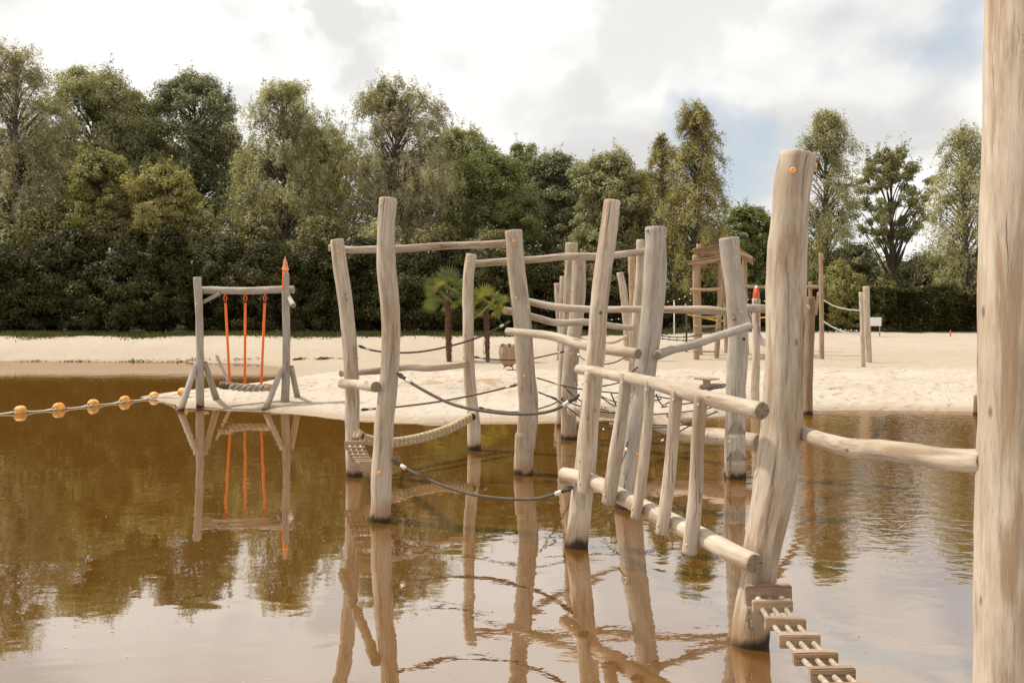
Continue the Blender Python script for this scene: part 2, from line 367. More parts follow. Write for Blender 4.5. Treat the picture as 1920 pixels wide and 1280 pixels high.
# packed damp sand on the flats behind the hump
flat = t.math('MULTIPLY', t.mr(sp.outputs[1], 21.5, 26.5), t.mr(sp.outputs[2], .62, .30, .55, 1))
col = t.mix(t.math('MULTIPLY', flat, .7), col, (0.40, 0.325, 0.235))
ds_ = t.n('ShaderNodeVectorMath', operation='DISTANCE'); t.t.links.new(t.scalev(pos, (1, 2.2, 0)), ds_.inputs[0]); ds_.inputs[1].default_value = (-.9, 18.1 * 2.2, 0)
sc2 = t.math('MULTIPLY', t.mr(ds_.outputs['Value'], .5, 2.2, 1, 0), t.mr(mid, .40, .56)); col = t.mix(t.math('MULTIPLY', sc2, .75), col, (0.36, 0.215, 0.115))
# forest floor behind the beach
edge = t.math('ADD', sp.outputs[1], t.math('MULTIPLY', t.math('SUBTRACT', big, .5), 4.0))
edge = t.math('SUBTRACT', edge, t.math('MULTIPLY', t.mr(sp.outputs[0], 0.0, 14.0), 8.0))
col = t.mix(t.mr(edge, 37.6, 38.6), col, (0.075, 0.062, 0.032))
b = t.n('ShaderNodeBsdfPrincipled'); t.t.links.new(col, b.inputs['Base Color'])
rg = t.mr(hz, 0.01, 0.05, 0.45, 0.95); t.t.links.new(rg, b.inputs['Roughness']); b.inputs['Specular IOR Level'].default_value = .25
wv = t.n('ShaderNodeVectorMath', operation='MULTIPLY_ADD'); nzv = t.n('ShaderNodeTexNoise'); nzv.inputs['Scale'].default_value = 5; t.t.links.new(pos, nzv.inputs['Vector'])
t.l(nzv, 'Color', wv, 0); wv.inputs[1].default_value = (.22, .22, 0); t.t.links.new(pos, wv.inputs[2])
vf = t.n('ShaderNodeTexVoronoi', feature='SMOOTH_F1'); vf.inputs['Scale'].default_value = 3.4; vf.inputs['Smoothness'].default_value = .5; t.l(wv, 0, vf, 'Vector')
foot = t.math('MULTIPLY', t.mr(vf.outputs['Distance'], .12, .5), t.mr(sp.outputs[1], 27, 22, 0.25, 1.0))
hgt = t.math('ADD', t.math('MULTIPLY', foot, .85), t.math('ADD', t.math('MULTIPLY', mid, .8), t.math('ADD', t.math('MULTIPLY', fin, .5), t.math('MULTIPLY', gr, .05))))
bump(t, hgt, 0.05, b, 1.0); finish(t, b)
M['sand'] = m
tag(link('sand_ground', mesh_np('sand', Vt, [Ft], [m])), kind='structure')
# ------------------------------------------------------------------ water
m, t = newmat('pond_water')
ge = t.n('ShaderNodeNewGeometry'); pos = ge.outputs['Position']; sp = t.n('ShaderNodeSeparateXYZ'); t.t.links.new(pos, sp.inputs[0])
r1 = t.noise(t.scalev(pos, (1.0, 1.5, 1)), 1.3, 2, .5, dist=.5)
r2 = t.noise(t.scalev(pos, (1.0, 1.35, 1), (4, 9, 0)), 5.5, 3, .5, dist=.3)
r3 = t.noise(t.scalev(pos, (1.0, 1.3, 1), (1, 3, 0)), 17, 2, .5)
# breeze reaches some stretches of the pond more than others
br = t.mr(t.noise(pos, 0.16, 2), .35, .65, 0.25, 1.0)
rx = t.math('MULTIPLY', t.mr(sp.outputs[0], 1.5, 4.5), t.mr(sp.outputs[1], 4.2, 7.5))
amp = t.math('ADD', t.math('MULTIPLY', br, .6), t.math('MULTIPLY', rx, 3.2))
h = t.math('ADD', t.math('MULTIPLY', r1, .9), t.math('MULTIPLY', amp, t.math('ADD', t.math('MULTIPLY', r2, .55), t.math('MULTIPLY', r3, .09))))
bp = t.n('ShaderNodeBump'); bp.inputs['Distance'].default_value = 0.0030; bp.inputs['Strength'].default_value = 1
t.t.links.new(h, bp.inputs['Height'])
murk = t.noise(pos, 0.35, 3)
dc = t.mix(murk, (0.142, 0.063, 0.010), (0.120, 0.052, 0.008))
df = t.n('ShaderNodeBsdfDiffuse'); t.t.links.new(dc, df.inputs[0])
gl = t.n('ShaderNodeBsdfGlossy'); gl.inputs['Roughness'].default_value = 0.0; gl.inputs[0].default_value = (1, .965, .92, 1)
t.l(bp, 0, gl, 'Normal')
fr = t.n('ShaderNodeFresnel'); fr.inputs['IOR'].default_value = 1.52; t.l(bp, 0, fr, 'Normal')
mx = t.n('ShaderNodeMixShader'); t.t.links.new(t.math('MINIMUM', t.math('ADD', t.math('MULTIPLY', fr.outputs[0], 2.0), .15), .55), mx.inputs[0]); t.l(df, 0, mx, 1); t.l(gl, 0, mx, 2)
o = t.n('ShaderNodeOutputMaterial'); t.l(mx, 0, o, 0)
tag(link('pond_water', mesh_np('water', [(-900, -79, 0), (900, -79, 0), (900, 60, 0), (-900, 60, 0)], [np.array([[0, 1, 2, 3]])], [m])), kind='structure')

# ------------------------------------------------------------------ logs and ropes
def catmull(pts, n):
    pts = np.asarray(pts, float); k = len(pts)
    if k == 2:
        tt = np.linspace(0, 1, n)[:, None]; return pts[0] * (1 - tt) + pts[1] * tt
    ext = np.vstack([2 * pts[0] - pts[1], pts, 2 * pts[-1] - pts[-2]])
    seg = np.linalg.norm(np.diff(pts[:, :3], axis=0), axis=1); cum = np.concatenate([[0], np.cumsum(seg)])
    out = []
    for s in np.linspace(0, cum[-1], n):
        i = min(np.searchsorted(cum, s, side='right') - 1, k - 2); u = (s - cum[i]) / max(seg[i], 1e-9)
        p0, p1, p2, p3 = ext[i], ext[i + 1], ext[i + 2], ext[i + 3]
        out.append(.5 * (2 * p1 + (p2 - p0) * u + (2 * p0 - 5 * p1 + 4 * p2 - p3) * u * u + (3 * p1 - p0 - 3 * p2 + p3) * u ** 3))
    return np.array(out)
def sweep(path, rad, sides=20, caps=True, lump=0.0, seed=0, mod=None, tilt=None):
    """tube along path; returns V, quads, capfaces, grain"""
    path = np.asarray(path, float); n = len(path)
    T = np.gradient(path, axis=0); T /= np.linalg.norm(T, axis=1)[:, None] + 1e-12
    up = np.array([0.0, -1.0, 0.0]) if abs(T[0][1]) < .8 else np.array([0, 0, 1.0])
    U = up - T[0] * np.dot(up, T[0]); U /= np.linalg.norm(U)
    V = []; G = []; s = 0
    ang = np.linspace(0, 2 * np.pi, sides, endpoint=False)
    for i in range(n):
        if i: s += np.linalg.norm(path[i] - path[i - 1])
        U = U - T[i] * np.dot(U, T[i]); U /= np.linalg.norm(U); W = np.cross(T[i], U)
        r = np.full(sides, rad[i])
        if lump:
            r = r * (1 + lump * (vnoise(np.cos(ang) * 1.3 + seed * 7.3 + 9, s * 4.5 + np.sin(ang) * 1.3 + seed, seed) - .5) * 2
                     + lump * .5 * (vnoise(np.cos(ang) * 2.6 + seed * 3.3, s * 13 + np.sin(ang) * 2.6, seed + 5) - .5) * 2)
        c = path[i][None, :] + r[:, None] * (np.cos(ang)[:, None] * U + np.sin(ang)[:, None] * W)
        if mod is not None: c = mod(i, n, s, ang, c, path[i], U, W, T[i], r)
        V.append(c); G.append(np.stack([np.cos(ang) * rad[i], np.sin(ang) * rad[i], np.full(sides, s)], 1))
    Vn = np.concatenate(V); Gn = np.concatenate(G)
    idx = np.arange(n * sides).reshape(n, sides); nxt = np.roll(idx, -1, axis=1)
    Q = np.stack([idx[:-1], idx[1:], nxt[1:], nxt[:-1]], -1).reshape(-1, 4)
    caps_f = []
    if caps:
        for e, sign in ((0, -1), (n - 1, 1)):
            ring = V[e]; c = ring.mean(0); r = rad[e]
            base = len(Vn)
            inner = c + (ring - c) * .90 + T[e] * sign * min(.10 * r, .008)
            inner2 = c + (ring - c) * .45 + T[e] * sign * min(.11 * r, .009)
            cc = c + T[e] * sign * min(.11 * r, .009)
            Vn = np.vstack([Vn, inner, inner2, cc[None]]); gg = G[e].copy()
            Gn = np.vstack([Gn, gg * [.9, .9, 1], gg * [.45, .45, 1], [[0, 0, gg[0, 2]]]])
            a = idx[e]; an = np.roll(a, -1); b_ = np.arange(base, base + sides); bn = np.roll(b_, -1); d_ = b_ + sides; dn = np.roll(d_, -1)
            ctr = np.full(sides, base + 2 * sides)
            q1 = np.stack([a, an, bn, b_], -1); q2 = np.stack([b_, bn, dn, d_], -1); t3 = np.stack([d_, dn, ctr], -1)
            if sign > 0: q1 = q1[:, ::-1][:, [0, 1, 2, 3]]; q1 = np.stack([a, b_, bn, an], -1) if False else q1
            caps_f.append((q1, q2, t3, sign))
    return Vn, Q, caps_f, Gn
def tube_mesh(name, path, rad, sides=20, mats=None, **kw):
    V, Q, cf, G = sweep(path, rad, sides, **kw)
    org = V.mean(0)
    quads = [Q]; mi = [np.zeros(len(Q), int)]; tris = []; 
    for q1, q2, t3, sg in cf:
        quads += [q1 if sg < 0 else q1, q2 if sg < 0 else q2]
        mi += [np.zeros(len(q1), int), np.ones(len(q2), int)]; tris.append(t3)
    q = np.concatenate(quads); faces = [q]
    if tris: tt = np.concatenate(tris); faces.append(tt); mi.append(np.ones(len(tt), int))
    if mats and len(mats) == 1: mi = [np.zeros_like(a) for a in mi]
    me = mesh_np(name, V - org, faces, mats, np.concatenate(mi), True, {'grain': G})
    return me, Vector(org)
import bmesh
def fixn(me):
    bm = bmesh.new(); bm.from_mesh(me); bmesh.ops.recalc_face_normals(bm, faces=bm.faces); bm.to_mesh(me); bm.free(); return me
def world_path(pts, dd):
    """pts: (px,py[,w]) ; dd: depth value, (d0,d1) or list"""
    n = len(pts)
    if isinstance(dd, (int, float)): ds = [dd] * n
    elif len(dd) == 2 and n != 2:
        L_ = [0]
        for i in range(1, n): L_.append(L_[-1] + math.hypot(pts[i][0] - pts[i - 1][0], pts[i][1] - pts[i - 1][1]))
        ds = [1 / ((1 / dd[0]) * (1 - u / L_[-1]) + (1 / dd[1]) * u / L_[-1]) for u in L_]
    else: ds = list(dd)
    out = []
    for p, d in zip(pts, ds):
        w_ = P(p[0], p[1], d); r = (p[2] if len(p) > 2 else 10) / 2 / F * d
        out.append((w_.x, w_.y, w_.z, r))
    return out
SEED = [0]
class Log: pass
def log(name, pts, dd, parent=None, mats=('wood', 'endlight'), ground_z=None, lump=0.055, sides=22, mod=None, label=None, step=.045, root=None):
    wp = np.array(world_path(pts, dd)); SEED[0] += 1
    if ground_z is not None:       # sink the foot into the bed
        last = wp[-1]; prev = wp[-2]; dirn = (last - prev) / max(abs(last[2] - prev[2]), 1e-3)
        foot = last + dirn * (last[2] - ground_z); foot[3] = last[3]; wp = np.vstack([wp, foot])
    Ln = np.linalg.norm(np.diff(wp[:, :3], axis=0), axis=1).sum(); n = int(min(140, max(8, Ln / step)))
    cp = catmull(wp, n)
    me, org = tube_mesh(name, cp[:, :3], np.maximum(cp[:, 3], .004), sides, [M[k] for k in mats], lump=lump, seed=SEED[0], mod=mod)
    fixn(me)
    o = link(name, me, parent, org)
    if label: o['label'] = label
    g = Log(); g.o = o; g.wp = cp; return g
def at_log(g, px, py, side=0.0):
    """surface point and outward normal on the camera side of a log at a photo position"""
    best = None
    for p in g.wp:
        sx = CX + p[0] / p[1] * F; sy = HY + (CH - p[2]) / p[1] * F
        e = (sx - px) ** 2 + (sy - py) ** 2
        if best is None or e < best[0]: best = (e, p, sx)
    p = best[1]; X = (px - CX) / F * p[1]; dx = max(-.93, min(.93, (X - p[0]) / p[3]))
    ny = -math.sqrt(1 - dx * dx)
    nrm = Vector((dx, ny, 0)); pos = Vector((p[0], p[1], CH - (py - HY) / F * p[1])) + nrm * p[3]
    return pos, nrm
def disc_mesh(name, r, h, mat, hole=True):
    bm = bmesh.new(); prof = [(0.001, h * .55), (r * .22, h * .5), (r * .30, h * .95), (r * .72, h), (r * .93, h * .7), (r, h * .2), (r, -h)]
    S = 14; rings = []
    for pr, pz in prof: rings.append([bm.verts.new((pr * math.cos(2 * math.pi * i / S), pr * math.sin(2 * math.pi * i / S), pz)) for i in range(S)])
    for a, b in zip(rings[:-1], rings[1:]):
        for i in range(S): bm.faces.new((a[i], b[i], b[(i + 1) % S], a[(i + 1) % S]))
    for f in bm.faces: f.smooth = True
    me = bpy.data.meshes.new(name); bm.to_mesh(me); bm.free(); me.materials.append(mat); return fixn(me)
CAP = {'orange': disc_mesh('grip_cap', .017, .008, M['orange']), 'yellow': disc_mesh('grip_cap', .015, .008, M['yellow']),
       'bolt': disc_mesh('bolt', .010, .006, M['bolt']), 'zinc': disc_mesh('bolt', .009, .006, M['zinc'])}
def cap(g, px, py, kind='orange', s=1.0):
    pos, nrm = at_log(g, px, py)
    o = link('grip_cap' if kind in ('orange', 'yellow') else 'bolt', CAP[kind], g.o, pos + nrm * .002)
    o.rotation_euler = nrm.to_track_quat('Z', 'Y').to_euler(); o.scale = (s, s, s); return o
def ferrule(parent, a, b, r, mat='zinc', name='ferrule'):
    a, b = Vector(a), Vector(b); mid = [a, a.lerp(b, .12), a.lerp(b, .5), a.lerp(b, .88), b]
    me, org = tube_mesh(name, [tuple(p) for p in mid], [r * .8, r, r, r, r * .8], 12, [M[mat]]); fixn(me)
    return link(name, me, parent, org)
def eye(parent, c, d, r, mat='cable'):
    """a loop at a rope end, centre c, lying in the plane of direction d and the vertical"""
    d = Vector(d).normalized(); up = Vector((0, 0, 1)); s = (up - d * up.dot(d)).normalized()
    pts = [Vector(c) + d * math.cos(a) * r * 1.8 + s * math.sin(a) * r for a in np.linspace(0, 2 * math.pi, 17)]
    me, org = tube_mesh('eye', [tuple(p) for p in pts], [r * .36] * 17, 8, [M[mat]]); fixn(me)
    return link('eye', me, parent, org)
def rope(pts, dd, r, label, cat='rope', mat='cable', name='rope', ends=True, group=None, n=70, knots=None, fr=1.4, fl=None):
    wp = np.array(world_path([(p[0], p[1], 4) for p in pts], dd)); cp = catmull(wp, n)[:, :3]
    me, org = tube_mesh(name, cp, [r] * n, 8, [M[mat]]); fixn(me)
    th = thing(name, cp[0], label, cat, group)
    link('cable', me, th, org)
    if ends:
        L_ = np.linalg.norm(np.diff(cp, axis=0), axis=1); cum = np.concatenate([[0], np.cumsum(L_)])
        def pt(s):
            s = s if s >= 0 else cum[-1] + s
            return np.array([np.interp(s, cum, cp[:, k]) for k in range(3)])
        fl = fl or r * 4.5
        for sg in (1, -1):
            if ends == 'start' and sg < 0: continue
            a = pt(sg * r * 8); b_ = pt(sg * (r * 8 + fl))
            ferrule(th, a, b_, r * fr)
            tip = pt(0.0001 if sg > 0 else -0.0001); eye(th, Vector(tip).lerp(Vector(a), .4), Vector(tip) - Vector(a), r * (1.25 if r < .014 else 1.6), 'bolt' if r < .014 else 'zinc')
            ferrule(th, Vector(tip).lerp(Vector(a), .62), Vector(a), r * 1.2, 'blackrope', 'sleeve')
    return th

# ---- main climbing frame (posts joined by bolted beams)
d_of = lambda yb: F * CH / (yb - HY)
FR = 'the log climbing course in the pond'
A0 = P(981, 888, d_of(888)); A0.z = 0
frame = thing('climbing_frame', A0, 'large climbing frame of crooked log posts and beams in the water behind the slatted ladder', 'climbing frame', 'parts of the log climbing course')
def modH(i, n, s, ang, c, p, U, W, T, r):
    py = HY + (CH - p[2]) / p[1] * F
    for y0, y1 in ((784, 812), (836, 861)):
        if y0 < py < y1:
            k = (py - y0) / (y1 - y0); front = np.clip(-(c[:, 1] - p[1]) / r, 0, 1)
            wdt = np.abs(c[:, 0] - p[0]) / r
            m_ = (wdt < k * .92) & (front > 0)
            c[m_, 1] += r[m_] * front[m_] * .95 * (1 - wdt[m_] / (k * .92 + .01) * .4) * min(1, k * 1.2)
    return c
def modD(i, n, s, ang, c, p, U, W, T, r):
    py = HY + (CH - p[2]) / p[1] * F
    if py > 816:
        side = np.clip((p[0] - c[:, 0]) / r + .35, 0, 1) * np.clip(1 - (py - 816) / 120, 0.3, 1)
        c = p + (c - p) * (1 + .16 * side)[:, None]
    if py > 838:
        side = np.clip((c[:, 0] - p[0]) / r, 0, 1) * .10; c = p + (c - p) * (1 - side)[:, None]
    return c
def cracks(*cr):
    """open drying cracks: (start metres, length, angle, half width m, depth)"""
    def f(i, n, s, ang, c, p, U, W, T, r):
        for s0, ln, a0, hw_, dp in cr:
            if s0 < s < s0 + ln:
                k = math.sin((s - s0) / ln * math.pi) ** .5 if s0 > .02 else math.cos((s - s0) / ln * math.pi / 2) ** .5
                ac = a0 + .10 * math.sin(s * 5.0) + .035 * math.sin(s * 23.0)
                da = np.abs((ang - ac + np.pi) % (2 * np.pi) - np.pi) * r
                dd = np.clip(1 - da / hw_, 0, 1) * dp * k
                c = c - (c - p) * (dd / r)[:, None]
        return c
    return f
A = log('post', [(632, 450, 25), (638, 500, 27), (647, 560, 28), (656, 650, 27), (660, 740, 27), (661, 820, 27), (664, 892, 29)], 9.48, frame, ground_z=-.9)
B = log('post', [(728, 373, 33), (724, 430, 33), (724, 500, 36), (731, 570, 36), (733, 640, 35), (729, 720, 35), (720, 800, 36), (716, 880, 38), (713, 976, 39)], 7.42, frame, ground_z=-.9, sides=72, step=.03, mod=cracks((0, .5, .25, .006, .02), (.9, .7, -.3, .006, .02), (1.9, .5, .2, .006, .02)))
Cc = log('post', [(884, 477, 20), (878, 525, 21), (878, 600, 21), (878, 660, 22), (882, 730, 23), (888, 790, 24), (890, 843, 25)], 11.3, frame, ground_z=-.9)
D = log('post', [(963, 433, 34), (968, 500, 33), (975, 560, 35), (981, 630, 34), (986, 700, 36), (991, 770, 38), (986, 830, 37), (982, 888, 37)], 9.6, frame, ground_z=-.9, mod=modD, step=.02)
E = log('post', [(1086, 478, 25), (1085, 540, 27), (1080, 600, 27), (1072, 660, 29), (1067, 740, 30), (1066, 822, 29)], 12.3, frame, ground_z=-.9)
E1 = log('post', [(1072, 456, 24), (1069, 520, 22), (1064, 600, 20), (1056, 700, 20), (1052, 798, 18)], 13.7, frame, ground_z=-.9)
G = log('post', [(1229, 427, 39), (1229, 490, 42), (1227, 540, 43), (1221, 600, 43), (1213, 670, 41), (1203, 740, 44), (1190, 820, 48), (1182, 900, 50), (1178, 950, 50)], 7.95, frame, ('woodgrey', 'endlight'), ground_z=-.9, sides=72, step=.03, mod=cracks((0, .4, -.3, .006, .02), (.7, .8, .1, .006, .02)))
H = log('post', [(1367, 447, 37), (1372, 500, 36), (1380, 560, 37), (1384, 620, 37), (1382, 680, 38), (1379, 740, 37), (1378, 820, 37), (1379, 895, 39)], 9.4, frame, ('woodgrey', 'endlight'), ground_z=-.9, mod=modH, step=.017, sides=48, label='post with two notched footholds carved in it')
K1 = log('post', [(1201, 450, 15), (1200, 520, 17), (1193, 600, 18), (1187, 700, 18), (1183, 829, 20)], 12.0, frame, ground_z=-.9)
Mp = log('post', [(1520, 557, 17), (1518, 640, 17), (1515, 720, 17), (1515, 777, 17)], 15.3, frame, ('woodbrown', 'end'), ground_z=-.6, label='dark brown post')
bm_ = ('wood', 'end')
log('beam', [(617, 464, 13), (650, 468, 14), (700, 468, 14), (760, 466, 15), (830, 461, 14), (900, 459, 14), (950, 456, 14)], (9.66, 9.74), frame, bm_)
log('beam', [(890, 494, 13), (950, 490, 14), (1010, 486, 13), (1060, 481, 14), (1120, 481, 14), (1165, 477, 13), (1211, 471, 13)], (11.45, 11.86), frame, bm_)
log('beam', [(985, 564, 13), (1040, 575, 14), (1110, 580, 13), (1180, 580, 13), (1250, 580, 14), (1320, 581, 16), (1372, 586, 15)], (9.75, 9.62), frame, bm_)
log('beam', [(1390, 582, 13), (1404, 578, 16), (1440, 579, 16), (1480, 578, 14), (1512, 577, 14)], (9.62, 14.9), frame, bm_)
log('beam', [(948, 582, 14), (975, 587, 14), (1010, 597, 13), (1045, 605, 13), (1100, 604, 13), (1140, 610, 12), (1184, 615, 10)], (9.85, 11.85), frame, bm_)
b5 = log('beam', [(952, 621, 14), (985, 624, 15), (1035, 630, 17), (1080, 643, 19), (1140, 655, 20), (1196, 663, 20)], (9.32, 7.72), frame, bm_)
b6 = log('beam', [(1232, 666, 18), (1262, 655, 16), (1300, 646, 16), (1350, 629, 15), (1404, 612, 16)], (7.8, 9.15), frame, ('woodgrey', 'end'))
log('beam', [(642, 719, 18), (665, 720, 18), (690, 723, 19), (705, 725, 21)], (9.32, 7.30), frame, bm_)
log('beam', [(639, 700, 12), (680, 697, 13), (720, 694, 13), (765, 688, 13), (800, 690, 13), (840, 687, 12), (872, 683, 12)], (9.66, 11.2), frame, bm_)
b10 = log('beam', [(1072, 766, 26), (1130, 768, 28), (1190, 775, 29), (1240, 795, 30), (1290, 814, 30), (1350, 818, 31), (1420, 830, 33)], (12.0, 9.75), frame, ('wood', 'end'))
cap(A, 637, 473); cap(A, 634, 458, 'zinc')
cap(B, 714, 883); cap(B, 717, 384, 'zinc')
cap(Cc, 880, 491, 'yellow'); cap(Cc, 882, 486, 'zinc'); cap(Cc, 869, 669, 'yellow', .8)
for q in ((971, 443), (964, 454), (968, 559), (983, 704)): cap(D, *q)
cap(D, 989, 576, 'yellow')
for q in ((1072, 466),): cap(E1, *q)
cap(E, 1074, 544, 'yellow'); cap(E, 1069, 662)
cap(G, 1213, 434, 'bolt'); cap(G, 1243, 445, 'zinc'); cap(G, 1192, 847)
cap(H, 1375, 468); cap(H, 1385, 585, 'yellow'); cap(H, 1364, 826, 'yellow'); cap(H, 1390, 635, 'bolt', 1.8)
cap(b5, 957, 622, 'bolt', .8); cap(b5, 1179, 660, 'bolt'); cap(b6, 1242, 663, 'bolt'); cap(b6, 1400, 613, 'bolt')
# ---- nearer frame: leaning post, big post, near post, rails and slats
I0 = P(1406, 1205, 4.66); I0.z = 0
near = thing('log_ladder_frame', I0, 'slatted log ladder between a leaning post and the thick near post in the water', 'climbing frame', 'parts of the log climbing course')
Fp = log('post', [(1148, 377, 32), (1140, 440, 33), (1131, 510, 33), (1123, 580, 33), (1118, 650, 34), (1110, 730, 36), (1103, 800, 37), (1097, 880, 39), (1088, 960, 41), (1080, 1026, 42)], 6.6, near, ground_z=-.9, sides=72, step=.03, mod=cracks((0, .3, .2, .005, .02), (.8, .6, -.2, .005, .018)))
I = log('post', [(1496, 290, 66), (1487, 345, 67), (1480, 410, 70), (1475, 480, 72), (1473, 560, 73), (1472, 640, 73), (1470, 720, 73), (1466, 800, 74), (1457, 880, 77), (1443, 960, 74), (1430, 1030, 68), (1422, 1090, 64), (1411, 1145, 66), (1406, 1205, 71)],
        4.66, near, ground_z=-.9, step=.02, sides=110, lump=.05, mod=cracks((0, .26, -.30, .0055, .03), (.55, .5, .25, .004, .018), (1.5, .6, .35, .005, .02), (1.1, .4, -.5, .004, .015)))
J = log('post', [(1920, -140, 128), (1920, 0, 130), (1915, 200, 130), (1909, 400, 130), (1908, 600, 132), (1906, 800, 132), (1904, 1000, 134), (1899, 1280, 134), (1895, 1545, 136)], 3.0, near, ground_z=-.9, step=.022, sides=130, lump=.03, mod=cracks((.2, 1.0, -.25, .0045, .02), (1.0, .9, -.55, .004, .016), (1.9, .9, -.35, .004, .016)))
rx0, rx1 = (1083, 6.38), (1428, 4.44)
def rd(x): u = (x - rx0[0]) / (rx1[0] - rx0[0]); return 1 / ((1 - u) / rx0[1] + u / rx1[1])
def rail(pts, nm='rail'): return log(nm, pts, [rd(p[0]) for p in pts], near, ('wood', 'end'), sides=26, step=.03)
R1 = rail([(1084, 692, 17), (1120, 697, 20), (1165, 706, 22), (1220, 717, 24), (1290, 738, 27), (1350, 752, 31), (1395, 763, 33), (1428, 770, 35)])
R2 = rail([(1058, 888, 24), (1110, 901, 27), (1180, 938, 31), (1240, 968, 33), (1310, 1003, 36), (1370, 1035, 38), (1414, 1056, 40)])
slats = [[(1106, 698, 21), (1103, 760, 23), (1100, 830, 25), (1094, 922, 24)], [(1174, 702, 22), (1168, 760, 23), (1156, 840, 27), (1141, 943, 26)],
         [(1219, 716, 19), (1214, 790, 19), (1205, 880, 21), (1192, 970, 20)], [(1269, 734, 23), (1262, 810, 23), (1254, 900, 24), (1241, 1000, 24)],
         [(1315, 743, 25), (1308, 830, 25), (1304, 930, 27), (1293, 1036, 28)]]
for sl_ in slats:
    xm = sum(p[0] for p in sl_) / 4; dm = rd(xm) - .055 - (sl_[0][2] / 2 / F * rd(xm)) - .01
    g = log('slat', sl_, [dm, dm, dm, dm], near, ('wood', 'end'), sides=18, step=.02, lump=.05)
    cap(g, sl_[0][0] - 8, sl_[0][1] + 14, 'zinc', .8); cap(g, sl_[-1][0] - 8, sl_[-1][1] - 18, 'zinc', .8)
log('beam', [(1500, 810, 25), (1540, 824, 30), (1600, 840, 36), (1650, 842, 37), (1720, 852, 40), (1790, 862, 44), (1850, 865, 47)], (4.72, 3.02), near, ('wood', 'end'), sides=26, step=.03)
cap(I, 1477, 325, 'orange', 1.05); cap(I, 1525, 313, 'orange', 1.05); cap(Fp, 1124, 586, 'bolt', 1.2); cap(Fp, 1157, 402, 'zinc'); cap(R1, 1399, 762, 'zinc', .9); cap(R1, 1089, 690, 'zinc', .8); cap(R2, 1378, 1042, 'bolt', .9); cap(R2, 1064, 888, 'zinc', .9)
# ---- free standing logs around
def gpost(px0, py0, w0, px1, py1, w1, label, mats=('wood', 'endlight'), mid=None, d=None, name='log_post', group='free standing log posts'):
    if d is None: g = ground(px1, py1); d = g.y
    else: g = P(px1, py1, d)
    th = thing(name, (g.x, g.y, max(g.z, 0)), label, 'post', group)
    pts = [(px0, py0, w0)] + (mid or []) + [(px1, py1, w1)]
    lg = log('trunk', pts, d, th, mats, ground_z=g.z - .5, sides=16, step=.08); return th, lg
gpost(1046, 531, 15, 1049, 676, 11, 'short post with square top, leftmost of the posts behind the crossed ropes', mid=[(1048, 580, 14), (1052, 630, 13)])
gpost(1054, 518, 9, 1052, 668, 9, 'thin post peeping out between two thicker posts left of centre', d=24.5)
gpost(1162, 511, 12, 1176, 676, 13, 'bent post whose top curves to the left', mid=[(1168, 540, 14), (1174, 600, 14)])
gpost(1184, 482, 14, 1185, 672, 12, 'straight tan post close behind the bent one', ('woodtan', 'endlight'), mid=[(1186, 560, 13)], d=25.5)
thL, lgL = gpost(1418, 560, 15, 1415, 762, 16, 'slim post topped by a red and white painted cone', mid=[(1418, 640, 15)], d=16.2)
gpost(1539, 475, 8, 1541, 673, 9, 'tall thin reddish post standing on the sand right of the tower', ('woodtan', 'end'), mid=[(1540, 560, 8)])
gpost(1624, 537, 12, 1628, 679, 14, 'thicker post of the pair alone on the open sand', mid=[(1625, 600, 12)])
gpost(1614, 548, 8, 1618, 674, 8, 'thinner post of the pair alone on the open sand', mid=[(1616, 600, 7)], d=25.0)
gpost(1511, 572, 7, 1509, 712, 7, 'thin dark post just left of the brown post at the water edge', ('woodbrown', 'end'), d=22.0)
gpost(1831, 741, 9, 1829, 778, 9, 'small brown stump at the water edge by the right post', ('woodbrown', 'end'), d=15.3, name='log_stump', group=None)
th, lg = gpost(1614, 658, 9, 1620, 662, 12, 'short grey log end sticking out beside the paired posts', d=24.3, name='log_stub', group=None) if False else (None, None)
# cone on the slim post
def lathe(name, prof, mat, parent, loc, S=16, smooth=True):
    V = []; 
    for r, z in prof:
        for i in range(S): V.append((r * math.cos(2 * math.pi * i / S), r * math.sin(2 * math.pi * i / S), z))
    n = len(prof); idx = np.arange(n * S).reshape(n, S); nx_ = np.roll(idx, -1, 1)
    Q = np.stack([idx[:-1], nx_[:-1], nx_[1:], idx[1:]], -1).reshape(-1, 4)
    me = mesh_np(name, V, [Q], [mat], smooth=smooth); fixn(me); return link(name, me, parent, loc)
topL = P(1418, 560, 16.2)
cone = lathe('painted_cone', [(.0, 0), (.068, .0), (.068, .03), (.062, .06), (.066, .09), (.056, .13), (.036, .19), (.028, .20)], M['redpaint'], thL, topL)
lathe('white_tip', [(.029, 0), (.031, .012), (.025, .03), (.014, .045), (0, .05)], M['white'], cone, topL + Vector((0, 0, .2)))

# ---- ropes
GR = 'brown cable ropes slung between the posts'
rope([(672, 648), (700, 657), (740, 661), (790, 659), (850, 647), (905, 629), (957, 602)], (9.4, 9.5), .0105, 'dark cable rising from the leftmost post to the post in front of the palms', group=GR)
rope([(745, 700), (790, 729), (850, 758), (920, 772), (985, 776), (1040, 768), (1086, 740)], (7.33, 6.58), .0130, 'long sagging brown cable at mid height from the tall post to the leaning post', group=GR)
rope([(677, 768), (740, 763), (820, 753), (900, 738), (970, 721)], (9.42, 9.5), .0105, 'nearly straight dark cable rising above the braided rope', group=GR)
rope([(735, 862), (785, 890), (860, 920), (930, 933), (1000, 935), (1040, 926), (1074, 913)], (7.33, 6.5), .0130, 'lowest brown cable with big silver ferrule hanging just over the water', group=GR)
rope([(889, 669), (930, 674), (990, 673), (1058, 659)], (11.3, 12.2), .0105, 'thin dark cable passing in front of the wooden tub', group=GR)
rope([(898, 764), (940, 771), (985, 771), (1030, 760), (1056, 746)], (11.3, 12.2), .0105, 'short dark cable low between the bent post and the central pair', group=GR)
